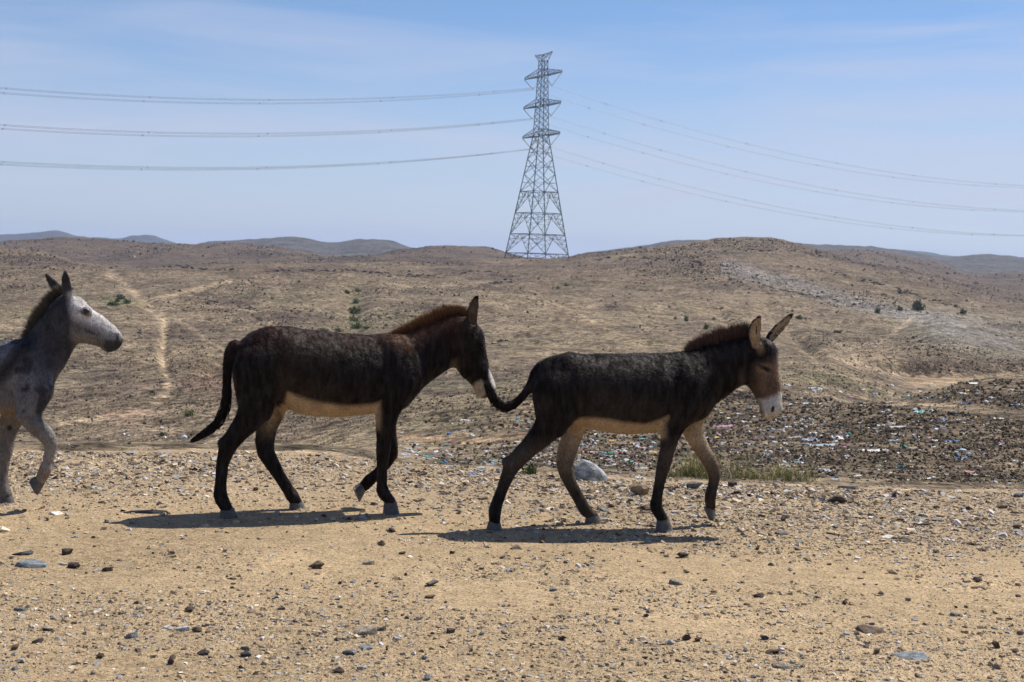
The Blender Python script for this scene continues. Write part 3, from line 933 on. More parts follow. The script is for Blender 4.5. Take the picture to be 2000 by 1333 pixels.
LIT = {k: [litter_mesh(k, 7 * i + len(k)) for i in range(4)] for k in ('bag', 'sheet', 'strip')}
LC = {'white': (0.74, 0.735, 0.72), 'blue': (0.10, 0.28, 0.62), 'paleblue': (0.42, 0.55, 0.66), 'green': (0.04, 0.30, 0.22), 'teal': (0.20, 0.48, 0.44), 'pink': (0.66, 0.30, 0.46),
      'coral': (0.62, 0.25, 0.19), 'yellow': (0.70, 0.48, 0.09), 'lilac': (0.50, 0.50, 0.62), 'black': (0.02, 0.02, 0.022), 'cream': (0.58, 0.50, 0.40)}
LNAME = {'bag': 'plastic_bag', 'sheet': 'plastic_sheet', 'strip': 'plastic_strip'}


def litter(u, v, w, h, kind, col, label, group=None, yaw=0.0):
    P = hit([u], [v])[0]
    k = P[1] / F
    o = add_obj(LNAME[kind], random.choice(LIT[kind]))
    sx = w * k / 2
    if kind == 'bag':
        o.scale = (sx, sx * .85, h * k * .75)
        dz = .1 * h * k
    else:
        o.scale = (sx, sx * (.55 if kind == 'sheet' else .26), h * k * random.uniform(.8, 1.3))
        dz = -.02 * h * k
    o.rotation_euler = (random.uniform(.12, .42) if kind != 'bag' else random.uniform(-.1, .2), random.uniform(-.12, .12), yaw + random.uniform(-.3, .3))
    o.location = (P[0], P[1], P[2] + dz)
    dull = random.uniform(.62, 1.1)
    o.color = (*[c * dull for c in LC[col]], 1)
    tag(o, label, 'litter', group)
    return o


NOTL = [
    (1887, 790, 30, 11, 'strip', 'blue', 'bright blue plastic strip lying along the dump track', .3),
    (1843, 822, 14, 7, 'bag', 'blue', 'small blue bag below the black open sack'),
    (1767, 876, 17, 12, 'bag', 'green', 'dark green tied bag on the dump'),
    (1648, 875, 11, 7, 'bag', 'pink', 'pink bag beside a long white strip of plastic'),
    (1653, 895, 14, 10, 'bag', 'white', 'round white bag below the pink bag'),
    (1759, 914, 18, 8, 'sheet', 'teal', 'teal crumpled plastic below the green tied bag'),
    (1877, 896, 22, 7, 'sheet', 'blue', 'flat blue wrapper under a pale bag'),
    (1880, 882, 15, 12, 'bag', 'paleblue', 'pale turquoise puffed bag on the dump'),
    (1868, 886, 10, 9, 'bag', 'teal', 'pale green bag touching the turquoise puffed bag'),
    (1895, 923, 20, 8, 'sheet', 'coral', 'coral-red sheet on the dark clods'),
    (1611, 920, 20, 9, 'sheet', 'paleblue', 'pale blue sheet just behind the gravel lip'),
    (1632, 938, 18, 7, 'sheet', 'paleblue', 'smaller pale blue scrap near the flat pale slab'),
    (1702, 883, 30, 10, 'sheet', 'white', 'spread white rag in the middle of the dump'),
    (1752, 829, 36, 6, 'strip', 'cream', 'long cream strip with another lying beside it'),
    (1756, 835, 32, 6, 'strip', 'white', 'white strip lying beside the long cream strip'),
    (1893, 764, 14, 5, 'sheet', 'yellow', 'yellow scrap near the top of the refuse mound'),
    (1904, 750, 22, 5, 'sheet', 'white', 'white sheet on the crest of the refuse mound'),
    (1976, 763, 12, 5, 'bag', 'white', 'white bag high on the refuse mound'),
    (1976, 793, 9, 6, 'bag', 'blue', 'blue bag past the dump track'),
    (1820, 776, 9, 6, 'bag', 'paleblue', 'light blue bag on the mound crest beside a black sack'),
    (1803, 779, 16, 8, 'bag', 'black', 'black sack on the mound crest'),
    (1867, 811, 18, 12, 'bag', 'black', 'black open sack at the edge of the dump track'),
    (1770, 777, 13, 7, 'sheet', 'teal', 'turquoise rag where the mound crest sinks'),
    (1740, 787, 26, 7, 'strip', 'cream', 'cream roll on the sinking mound crest'),
    (1806, 806, 30, 8, 'sheet', 'teal', 'turquoise and brown heap beside the dump track'),
    (1585, 862, 26, 14, 'sheet', 'lilac', 'lilac-white stack of sheets on the dump'),
    (1605, 871, 44, 6, 'strip', 'paleblue', 'long pale strip running out from the lilac-white stack'),
    (1640, 856, 28, 9, 'sheet', 'white', 'white rag beside a green scrap'),
    (1658, 849, 12, 8, 'bag', 'green', 'green scrap beside the white rag'),
    (1710, 849, 13, 6, 'sheet', 'coral', 'coral rag above the spread white rag'),
    (1796, 836, 12, 6, 'sheet', 'coral', 'coral rag below the long cream strip'),
    (1410, 834, 36, 7, 'strip', 'pink', 'long pink strip under the front donkey\'s chin'),
    (1403, 851, 14, 6, 'bag', 'pink', 'pink scrap below the long pink strip'),
    (1505, 806, 26, 6, 'strip', 'white', 'white strip lying beyond the front donkey\'s muzzle'),
    (1278, 901, 10, 8, 'bag', 'yellow', 'yellow bag behind the front donkey\'s near foreleg'),
    (1198, 862, 16, 7, 'sheet', 'yellow', 'yellow scrap under the front donkey\'s belly'),
    (1234, 906, 13, 8, 'bag', 'green', 'green scrap between the boulder and the near foreleg'),
    (1186, 885, 20, 6, 'sheet', 'green', 'green scrap above the boulder'),
    (1140, 871, 18, 5, 'sheet', 'green', 'green scrap behind the front donkey\'s far hind leg'),
    (1196, 928, 9, 6, 'bag', 'pink', 'pink scrap at the foot of the blue-grey boulder'),
    (1251, 935, 18, 8, 'sheet', 'white', 'white scrap behind the gravel lip near the rounded stone'),
    (1138, 876, 20, 6, 'sheet', 'pink', 'pink scrap behind the far hind leg'),
    (877, 850, 11, 9, 'bag', 'blue', 'round blue bag beyond the bare dirt path'),
    (922, 853, 12, 10, 'bag', 'white', 'white and black bag beyond the bare dirt path'),
    (835, 892, 18, 6, 'sheet', 'green', 'green sheet next to an orange scrap'),
    (846, 889, 8, 6, 'bag', 'coral', 'orange scrap next to the green sheet'),
    (793, 889, 16, 6, 'sheet', 'lilac', 'lilac-blue scrap beside the middle donkey\'s foreleg'),
    (862, 906, 10, 8, 'bag', 'green', 'green scrap touching a blue one'),
    (869, 904, 10, 9, 'bag', 'blue', 'blue scrap touching a green one'),
    (885, 912, 24, 8, 'strip', 'paleblue', 'pale grey-blue bottle-shaped scrap'),
    (942, 921, 20, 9, 'sheet', 'paleblue', 'pale turquoise sheet by the gravel lip'),
    (927, 927, 18, 7, 'sheet', 'blue', 'blue sheet tucked under a white scrap'),
    (937, 928, 10, 7, 'bag', 'white', 'white scrap on the blue sheet'),
    (974, 924, 10, 9, 'bag', 'blue', 'blue bag by the front donkey\'s near hind leg'),
    (983, 904, 10, 8, 'bag', 'green', 'green bag touching the near hind leg outline'),
    (959, 908, 18, 8, 'sheet', 'lilac', 'lilac-blue sheet near the lip'),
    (358, 857, 17, 13, 'bag', 'white', 'grey-white sack lying alone in the valley'),
    (260, 886, 12, 6, 'bag', 'lilac', 'pale sack just behind the lip near the grey donkey'),
]
for t in NOTL:
    litter(t[0], t[1], t[2] * 1.1, t[3] * .95, *t[4:7], yaw=t[7] if len(t) > 7 else 0.0)
LG = [('white', 58), ('paleblue', 9), ('cream', 16), ('lilac', 3), ('pink', 3), ('green', 3), ('blue', 3), ('coral', 3), ('yellow', 2), ('teal', 4), ('black', 3)]
PRETTY = {'paleblue': 'pale blue', 'teal': 'turquoise'}


def litter_pos():
    while True:
        r = random.random()
        if r < .34:
            u = random.uniform(770, 1280); v = random.gauss(905 - (u - 770) * .02, 16) if random.random() < .5 else random.uniform(815, 935) + (1050 - u) * .04
        elif r < .60:
            u = random.uniform(1120, 1600); v = random.uniform(795, 930)
        elif r < .97:
            u = random.uniform(1480, 2010); v = random.uniform(752, 955)
        else:
            u = random.uniform(100, 780); v = random.uniform(815, 893)
        dt = min(float(seg_dist(np.array([u]), np.array([v]), [(1740, 786), (1800, 788), (1880, 797), (2010, 815)])[0]) / 9,
                 float(seg_dist(np.array([u]), np.array([v]), [(760, 852), (860, 858), (940, 858), (1010, 853), (1060, 846)])[0]) / 7)
        if dt > 1:
            return u, v


PRE = np.array([litter_pos() for _ in range(330)])
PH = hit(PRE[:, 0], PRE[:, 1])
cnt = 0
for (u, v), P in zip(PRE, PH):
    if P[1] < 11.9 or P[1] > 120 or cnt >= 235:
        continue
    col = random.choices([c for c, _ in LG], [p for _, p in LG])[0]
    kind = random.choices(['bag', 'sheet', 'strip'], [36, 38, 26])[0]
    w = random.uniform(7, 15) if kind == 'bag' else random.uniform(9, 20) if kind == 'sheet' else random.uniform(13, 32)
    if u < 760:
        w *= .55
    h = w * (.6 if kind == 'bag' else .34 if kind == 'sheet' else .17)
    noun = {'bag': 'plastic bag', 'sheet': 'crumpled plastic sheet', 'strip': 'long plastic strip'}[kind]
    place = 'strewn over the dump field' if u > 760 else 'blown onto the valley floor'
    lab = 'small %s %s %s' % (PRETTY.get(col, col), noun, place)
    nr = sorted((math.hypot(u - t[0], (v - t[1]) * 2), t[6]) for t in NOTL)
    if nr[0][0] < 60:
        l2 = '%s %s near the %s' % (PRETTY.get(col, col), noun, nr[0][1])
        if len(l2.split()) <= 16:
            lab = l2
    litter(u, v, w, h, kind, col, lab, '%s %ss %s' % (PRETTY.get(col, col), noun, place), yaw=random.uniform(-.5, .5))
    cnt += 1
# the crumbs of it
PRE = np.array([litter_pos() for _ in range(1500)])
P = hit(PRE[:, 0], PRE[:, 1])
ok = (P[:, 1] > 11.9) & (P[:, 1] < 150)
P = P[ok]
size = P[:, 1] / F * RNG.uniform(0.9, 3.8, len(P))
chip_cloud('litter_scraps', P, size, RNG.uniform(.12, .4, len(P)), palette(len(P), [LC[c] for c, _ in LG], [p for _, p in LG], .12), M_LITTERS, .3, (.25, .7), 0.0, True, .5)

# ------------------------------------------------------------------ plants
def leaf_cloud(name, n, seed, shape=(1, 1, .9), leaf=.16, cols=((0.085, 0.125, 0.035), (0.12, 0.16, 0.05), (0.055, 0.085, 0.028))):
    r = np.random.default_rng(seed)
    d = r.normal(0, 1, (n, 3)); d /= np.linalg.norm(d, axis=1)[:, None]
    lump = 1 + .32 * np.sin(d[:, 0] * 4 + seed) * np.cos(d[:, 1] * 5 + seed * 2) + .2 * np.sin(d[:, 2] * 7 + seed)
    rad = r.random(n) ** .42 * lump
    p = d * rad[:, None] * np.array(shape)
    p[:, 2] = np.abs(p[:, 2]) * .95 + .04
    ax = r.normal(0, 1, (n, 3)); ax[:, 2] = np.abs(ax[:, 2]) + .4
    ax /= np.linalg.norm(ax, axis=1)[:, None]
    sd_ = np.cross(ax, r.normal(0, 1, (n, 3))); sd_ /= np.linalg.norm(sd_, axis=1)[:, None]
    L = leaf * r.uniform(.6, 1.5, n)[:, None]
    V = np.stack([p - ax * L, p + sd_ * L * .42, p + ax * L, p - sd_ * L * .42], 1).reshape(-1, 3)
    V[:, 2] = np.maximum(V[:, 2], -.02)
    Fc = np.arange(4 * n).reshape(-1, 4)
    cc = np.array(cols)[r.integers(0, len(cols), n)] * r.uniform(.75, 1.25, (n, 1))
    # stems
    k = 14
    sv, sf, sc_ = [], [], []
    for i in range(k):
        e = d[i] * np.array(shape) * .8; e[2] = abs(e[2]) + .2
        b0 = len(V) + len(sv)
        s = np.cross(e, [0, 0, 1]); s = s / (np.linalg.norm(s) + 1e-6) * .025
        sv += [-s, s, e + s * .4, e - s * .4]
        sf.append([b0, b0 + 1, b0 + 2, b0 + 3])
        sc_ += [(0.10, 0.075, 0.045)] * 4
    return mesh_np(name, np.vstack([V, np.array(sv)]), np.vstack([Fc, np.array(sf)]), 4, np.vstack([np.repeat(cc, 4, 0), np.array(sc_)]), False)


SHR = [leaf_cloud('shrub', 260, 3 + i, (1, .9, .75 + .12 * i), .17) for i in range(4)]
SHRY = [leaf_cloud('shrub_yellowish', 220, 20 + i, (1, .9, .7), .16, ((0.16, 0.19, 0.055), (0.12, 0.15, 0.045), (0.19, 0.18, 0.07))) for i in range(2)]
SHRD = [leaf_cloud('shrub_dry', 150, 40 + i, (1, .9, .55), .15, ((0.13, 0.105, 0.055), (0.10, 0.085, 0.045), (0.075, 0.07, 0.035))) for i in range(2)]
for m_ in SHR + SHRY + SHRD:
    m_.materials.append(M_PLANT)
SHRUBS = [
    ((235, 584, 16, 11), 0, 'rounded dark green bush in the gully clump beyond the grey donkey\'s ears'),
    ((247, 593, 19, 12), 0, 'wider dark green bush in the gully clump behind the grey donkey\'s head'),
    ((221, 597, 26, 9), 0, 'low spreading green bush in the gully clump behind the grey donkey\'s head'),
    ((229, 590, 11, 7), 0, 'small bush between the bigger bushes of the gully clump'),
    ((370, 812, 25, 17), 1, 'bright green bush beside the middle donkey\'s tail'),
    ((316, 851, 12, 9), 0, 'small green bush in the valley below the bright green one'),
    ((252, 868, 12, 8), 1, 'small yellow-green tuft low in the valley'),
    ((282, 829, 9, 6), 0, 'tiny dark tuft by the pale path bend'),
    ((297, 768, 16, 7), 0, 'dark low bush beside the beaten track'),
    ((692, 613, 24, 17), 0, 'large green bush in the gully above the middle donkey\'s back'),
    ((689, 628, 24, 14), 1, 'yellow-green bush under the large gully bush'),
    ((698, 642, 24, 14), 0, 'lowest green bush of the gully row'),
    ((695, 593, 16, 10), 0, 'green bush halfway up the gully row'),
    ((677, 574, 13, 11), 0, 'upper green bush of the gully row, standing apart'),
    ((700, 570, 18, 9), 1, 'uppermost yellow-green bush of the gully row'),
    ((717, 643, 13, 9), 1, 'pale green bush beside the lowest gully bush'),
    ((631, 648, 28, 9), 1, 'wide low green patch above the middle donkey\'s back'),
    ((662, 648, 20, 10), 1, 'green bush between the low patch and the gully row'),
    ((754, 636, 11, 6), 1, 'small bush alone beside the gully'),
    ((1319, 624, 9, 9), 1, 'yellow-green bush, smaller of a pair on the slope behind the front donkey'),
    ((1340, 628, 12, 12), 0, 'dark bush of the pair on the slope behind the front donkey'),
    ((1394, 625, 8, 7), 0, 'small dark bush between the pair and the front donkey\'s ear'),
    ((1379, 643, 13, 13), 0, 'bushy green plant just above the front donkey\'s mane'),
    ((1561, 624, 15, 12), 0, 'green bush beside the front donkey\'s ear tip'),
    ((1714, 612, 11, 14), 0, 'upright green bush on the grey scree'),
    ((1757, 607, 14, 12), 0, 'rounded green bush on the grey scree'),
    ((1793, 606, 24, 24), 0, 'tall green bush, largest on the scree'),
    ((1881, 613, 14, 13), 0, 'green bush at the top of the grey spoil heap'),
    ((1106, 559, 15, 9), 1, 'bright green bush below the tower'),
    ((1090, 564, 12, 7), 1, 'smaller green bush beside the bright one below the tower'),
    ((1035, 926, 32, 26), 0, 'leafy green plant behind the lip beside the front donkey\'s hind leg'),
    ((746, 900, 34, 10), 1, 'yellow-green grass patch behind the lip by the middle donkey'),
]
for (u, v, w, h), kind, lab in SHRUBS:
    P = hit([u], [v])[0]
    k = P[1] / F
    o = add_obj('shrub', random.choice(SHRY if kind else SHR))
    o.scale = (w * k * .48, w * k * .45, h * k * .95)
    o.rotation_euler = (0, 0, random.uniform(0, 6.28))
    o.location = (P[0], P[1], P[2] - .04 * h * k)
    tag(o, lab, 'shrub')
for area, n, lab, grp in [
    ((1200, 1560, 555, 650), 46, 'small dry tuft dotting the slope under the rounded hill', 'dry tufts under the rounded hill'),
    ((1540, 2000, 520, 610), 34, 'small dry tuft on the flank beyond the pit', 'dry tufts beyond the pit'),
    ((280, 640, 540, 640), 26, 'small dry tuft on the sandy brow', 'dry tufts on the sandy brow'),
    ((0, 300, 520, 700), 18, 'small dry tuft on the slope beyond the grey donkey', 'dry tufts beyond the grey donkey'),
]:
    uu = RNG.uniform(area[0], area[1], n); vv = RNG.uniform(area[2], area[3], n)
    for P in hit(uu, vv):
        k = P[1] / F
        w = random.uniform(3.5, 8)
        o = add_obj('dry_tuft', random.choice(SHRD) if random.random() < .75 else random.choice(SHR))
        o.data  # shared
        o.scale = (w * k * .5, w * k * .5, w * k * .55)
        o.rotation_euler = (0, 0, random.uniform(0, 6.28))
        o.location = (P[0], P[1], P[2] - .03 * w * k)
        tag(o, lab, 'tuft', grp)


def grass_mesh(name, n, wid, dep, hgt, seed, cols):
    r = np.random.default_rng(seed)
    cx_ = r.uniform(-1, 1, 8); cy_ = r.uniform(-1, 1, 8); ck = r.integers(0, 8, n); ch_ = r.uniform(.45, 1.15, 8)
    x = (cx_[ck] * .75 + r.normal(0, .11, n)) * wid; y = (cy_[ck] * .6 + r.normal(0, .2, n)) * dep
    h = hgt * r.uniform(.3, 1.0, n) * ch_[ck]
    a = r.uniform(0, 6.28, n); lean = r.uniform(.05, 1.0, n)
    dx = np.cos(a) * lean * h; dy = np.sin(a) * lean * h
    wv = .0024
    z0 = np.zeros(n)
    px, py = -np.sin(a) * wv, np.cos(a) * wv
    b0 = np.stack([x - px, y - py, z0 - .02], 1); b1 = np.stack([x + px, y + py, z0 - .02], 1)
    m0 = np.stack([x + dx * .4 - px * .8, y + dy * .4 - py * .8, h * .6], 1); m1 = np.stack([x + dx * .4 + px * .8, y + dy * .4 + py * .8, h * .6], 1)
    t0 = np.stack([x + dx - px * .15, y + dy - py * .15, h * (1 - .25 * lean)], 1); t1 = np.stack([x + dx + px * .15, y + dy + py * .15, h * (1 - .25 * lean)], 1)
    V = np.stack([b0, b1, m0, m1, t0, t1], 1).reshape(-1, 3)
    i = np.arange(n)[:, None] * 6
    Fc = np.concatenate([i + np.array([0, 1, 3, 2]), i + np.array([2, 3, 5, 4])], 0)
    cc = np.array(cols)[r.integers(0, len(cols), n)] * r.uniform(.8, 1.2, (n, 1))
    return mesh_np(name, V, Fc, 4, np.repeat(cc, 6, 0), False)


GC = ((0.20, 0.24, 0.07), (0.15, 0.19, 0.06), (0.34, 0.29, 0.13), (0.42, 0.34, 0.18), (0.38, 0.30, 0.16))
for (u, v, w, h, n, lab) in [(1370, 940, .42, .23, 520, 'green grass tuft behind the front donkey\'s lifted foreleg'),
                             (1455, 943, .50, .30, 760, 'tallest green grass tuft on the lip ahead of the front donkey'),
                             (1530, 946, .34, .22, 420, 'green grass tuft at the far end of the grass row on the lip')]:
    P = hit([u], [v - 2])[0]
    me = grass_mesh('grass_tuft', n, w, .22, h, int(u), GC)
    o = add_obj('grass', me, M_PLANT)
    o.location = (P[0], P[1] + .25, P[2] - .05)
    o['kind'] = 'stuff'
    o['label'] = lab

# ------------------------------------------------------------------ transmission tower
M_STEEL, nt_, b_ = new_mat('galvanised_steel')
b_.inputs['Base Color'].default_value = (0.065, 0.068, 0.072, 1)
b_.inputs['Metallic'].default_value = 0.2
b_.inputs['Roughness'].default_value = 0.55
M_INS, nt_, b_ = new_mat('glass_insulator')
b_.inputs['Base Color'].default_value = (0.42, 0.46, 0.48, 1)
b_.inputs['Roughness'].default_value = 0.15
b_.inputs['Specular IOR Level'].default_value = 0.8
M_WIRE, nt_, b_ = new_mat('aluminium_conductor')
b_.inputs['Base Color'].default_value = (0.06, 0.06, 0.065, 1)
b_.inputs['Metallic'].default_value = 0.0
b_.inputs['Roughness'].default_value = 0.5

TD = 417.0
tx, _ = lev(1048, 508)
TXY = np.array([tx * TD / F, TD])
AD = np.array([0.4756, -0.8797])      # along the cross arms
LD = np.array([0.8797, 0.4756])       # along the line
tg = hit([1048], [509])[0]
TBZ = CH + 1.0


def beam_geo(a, b, w, V, Fc):
    a = np.array(a, float); b = np.array(b, float)
    d = b - a; d /= np.linalg.norm(d) + 1e-9
    up = np.array([0, 0, 1.0]) if abs(d[2]) < .9 else np.array([1.0, 0, 0])
    s = np.cross(d, up); s /= np.linalg.norm(s)
    t = np.cross(d, s)
    k = len(V)
    for p in (a, b):
        for (i, j) in ((-1, -1), (1, -1), (1, 1), (-1, 1)):
            V.append(p + s * i * w * .31 + t * j * w * .31)
    Fc += [[k, k + 1, k + 5, k + 4], [k + 1, k + 2, k + 6, k + 5], [k + 2, k + 3, k + 7, k + 6], [k + 3, k, k + 4, k + 7], [k + 3, k + 2, k + 1, k], [k + 4, k + 5, k + 6, k + 7]]


def beams(name, segs, w, mat, parent):
    V, Fc = [], []
    for sg in segs:
        beam_geo(sg[0], sg[1], sg[2] if len(sg) > 2 else w, V, Fc)
    return add_obj(name, mesh_np(name, np.array(V), np.array(Fc), 4), mat, parent)


tower = empty('transmission_tower', (TXY[0], TXY[1], TBZ))
tag(tower, 'tall grey steel lattice transmission tower with three cross arms', 'pylon')
HC = CH - TBZ   # local z = H + HC where H is height above the camera
prof_h = [-1.5, 2.9, 17.9, 31.4, 38.6, 58.5, 60.4]
prof_r = [10.6, 9.7, 6.6, 3.86, 2.33, 1.45, 1.4]


def corner(h, i):
    """i-th corner of the square mast at height h above the camera (tower-local)"""
    r = np.interp(h, prof_h, prof_r)
    sa, sl = [(1, 1), (1, -1), (-1, -1), (-1, 1)][i]
    e = r / math.sqrt(2)
    p = AD * sa * e + LD * sl * e
    return np.array([p[0], p[1], h + HC])


for i in range(4):
    hs = [-1.5, 2.9, 17.9, 31.4, 38.6, 58.5, 60.4]
    beams('leg', [(corner(a, i), corner(b, i), .42 if b < 39 else .32) for a, b in zip(hs[:-1], hs[1:])], .4, M_STEEL, tower)
MAJ = [-1.5, 3.9, 9.5, 15.7, 22.0, 27.2, 31.6, 35.4, 38.4]
for i in range(4):
    j = (i + 1) % 4
    fine = []
    for k, (h0, h1) in enumerate(zip(MAJ[:-1], MAJ[1:])):
        a0, b0, a1, b1 = corner(h0, i), corner(h0, j), corner(h1, i), corner(h1, j)
        if k < 4:
            beams('horizontal_brace', [(a1, b1)], .26, M_STEEL, tower)
            m1 = (a1 + b1) / 2
            beams('diagonal_brace', [(a0, m1)], .22, M_STEEL, tower)
            beams('diagonal_brace', [(b0, m1)], .22, M_STEEL, tower)
            for (p, q, r_) in ((a0, m1, a1), (b0, m1, b1)):
                for t in (.25, .5, .75):
                    fine.append((p + (q - p) * t, p + (r_ - p) * t))
                    fine.append((p + (q - p) * t, p + (r_ - p) * min(1, t + .25)))
                    if t > .3:
                        fine.append((p + (q - p) * t, r_ + (q - r_) * t))
        else:
            beams('diagonal_brace', [(a0, b1)], .2, M_STEEL, tower)
            beams('diagonal_brace', [(b0, a1)], .2, M_STEEL, tower)
            c = (a0 + b0 + a1 + b1) / 4
            fine += [((a0 + a1) / 2, c), ((b0 + b1) / 2, c)]
    hh = list(np.linspace(38.4, 60.4, 13))
    for h0, h1 in zip(hh[:-1], hh[1:]):
        beams('diagonal_brace', [(corner(h0, i), corner(h1, j))], .17, M_STEEL, tower)
        beams('diagonal_brace', [(corner(h0, j), corner(h1, i))], .17, M_STEEL, tower)
    beams('fine_lattice', fine, .14, M_STEEL, tower)['kind'] = 'stuff'
ARM = 11.0
WH = [52.5, 43.7, 34.9]


def ins_string(a, b, parent):
    a = np.array(a); b = np.array(b)
    L = np.linalg.norm(b - a)
    bm = bmesh.new()
    n = 16
    rot = Vector(b - a).to_track_quat('Z', 'Y').to_matrix().to_4x4()
    for k in range(n):
        z = L * (k + .5) / n
        bmesh.ops.create_cone(bm, cap_ends=True, segments=8, radius1=.17, radius2=.08, depth=L / n * .75,
                              matrix=Matrix.Translation(Vector(a)) @ rot @ Matrix.Translation((0, 0, z)))
    me = bpy.data.meshes.new('insulator_string')
    bm.to_mesh(me); bm.free()
    return add_obj('insulator_string', me, M_INS, parent)


for li, hw in enumerate(WH):
    hb = hw + 3.5
    for sgn in (1, -1):
        r = np.interp(hb, prof_h, prof_r) / math.sqrt(2)
        r2 = np.interp(hb + 2.0, prof_h, prof_r) / math.sqrt(2)
        roots = [np.array([*(AD * sgn * r + LD * e * r), hb + HC]) for e in (1, -1)]
        tops = [np.array([*(AD * sgn * r2 + LD * e * r2), hb + 2.0 + HC]) for e in (1, -1)]
        tip = np.array([*(AD * sgn * ARM), hb + HC])
        tipu = tip + np.array([0, 0, .55])
        sg = [(roots[0], tip, .26), (roots[1], tip, .26), (tops[0], tipu, .2), (tops[1], tipu, .2), (tip, tipu, .3), (roots[0], roots[1], .2), (tops[0], tops[1], .2)]
        for e in range(2):
            pts = 7
            for k in range(pts):
                t0, t1 = k / pts, (k + 1) / pts
                sg.append((roots[e] + (tip - roots[e]) * t0, tops[e] + (tipu - tops[e]) * t1, .13))
                sg.append((roots[e] + (tip - roots[e]) * t1, tops[e] + (tipu - tops[e]) * t1, .12))
        for k in range(1, 7):
            t = k / 7
            sg.append((roots[0] + (tip - roots[0]) * t, roots[1] + (tip - roots[1]) * t, .12))
            sg.append((roots[0] + (tip - roots[0]) * t, roots[1] + (tip - roots[1]) * min(1, t + 1 / 7), .12))
        arm = beams('cross_arm', sg, .2, M_STEEL, tower)
        vx = np.array([*(AD * sgn * 5.6), hw + .15 + HC])
        ins_string(tip + np.array([0, 0, -.1]), vx, arm)
        ins_string(np.array([*(AD * sgn * (r + .15)), hb - .1 + HC]), vx, arm)
# flared crown
sg = []
for sgn in (1, -1):
    tip = np.array([*(AD * sgn * 5.2), 62.6 + HC])
    lo = [corner(60.4, i) for i in ((0, 1) if sgn > 0 else (2, 3))]
    sg += [(lo[0], tip, .2), (lo[1], tip, .2)]
    mid = np.array([0, 0, 62.3 + HC])
    sg += [(mid, tip, .22)]
    for t in (.3, .6):
        for p in lo:
            sg.append((p + (tip - p) * t, mid + (tip - mid) * t, .12))
            sg.append((p + (tip - p) * t, mid + (tip - mid) * (t - .25), .12))
for i in range(4):
    sg += [(corner(60.4, i), np.array([0, 0, 62.3 + HC]), .16), (corner(60.4, i), corner(60.4, (i + 1) % 4), .18)]
beams('crown', sg, .2, M_STEEL, tower)

# ------------------------------------------------------------------ power lines
SPS = [18.4, 38.6, 71, 108, 141.7, 180, 222, 265, 305, -19, -50, -85, -116, -150.4, -188, -226, -262]
LVL = ['top', 'middle', 'lowest']


def wire_h(s, hw):
    return hw + 5.9e-4 * s * s + (-0.2065 * s if s > 0 else 0.183 * s)


for li, hw in enumerate(WH):
    for sgn in (1, -1):
        base = TXY + AD * sgn * 5.6
        o0 = np.array([base[0], base[1], CH + hw])
        root = empty('power_line', o0)
        ss = np.concatenate([np.linspace(-300, 0, 46), np.linspace(0, 345, 52)[1:]])
        pts = np.array([[LD[0] * s, LD[1] * s, wire_h(s, hw) - hw] for s in ss])
        for side in (-1, 1):
            V, Fc = [], []
            off = np.array([AD[0] * .2 * side, AD[1] * .2 * side, .12 * side])
            rad = .03
            for p in pts + off:
                for k in range(4):
                    a = k * math.pi / 2
                    V.append(p + np.array([AD[0] * math.cos(a) * rad, AD[1] * math.cos(a) * rad, math.sin(a) * rad]))
            for q in range(len(pts) - 1):
                for k in range(4):
                    k2 = (k + 1) % 4
                    Fc.append([q * 4 + k, q * 4 + k2, (q + 1) * 4 + k2, (q + 1) * 4 + k])
            add_obj('conductor', mesh_np('conductor', np.array(V), np.array(Fc), 4), M_WIRE, root)
        for s in SPS:
            s2 = s + (0 if sgn > 0 else 1.2)
            c = np.array([LD[0] * s2, LD[1] * s2, wire_h(s2, hw) - hw])
            d = np.array([AD[0] * .24, AD[1] * .24, .15])
            beams('spacer', [(c - d, c + d, .16), (c - np.array([0, 0, .28]), c + np.array([0, 0, .28]), .14)], .16, M_STEEL, root)
        tag(root, 'twin power line hung from the %s cross arm\'s end %s the rounded hill' % (LVL[li], 'towards' if sgn > 0 else 'away from'), 'power line', 'power lines on the tower')

# ------------------------------------------------------------------ donkeys
GH = 0.0088     # sampling step of the body surface


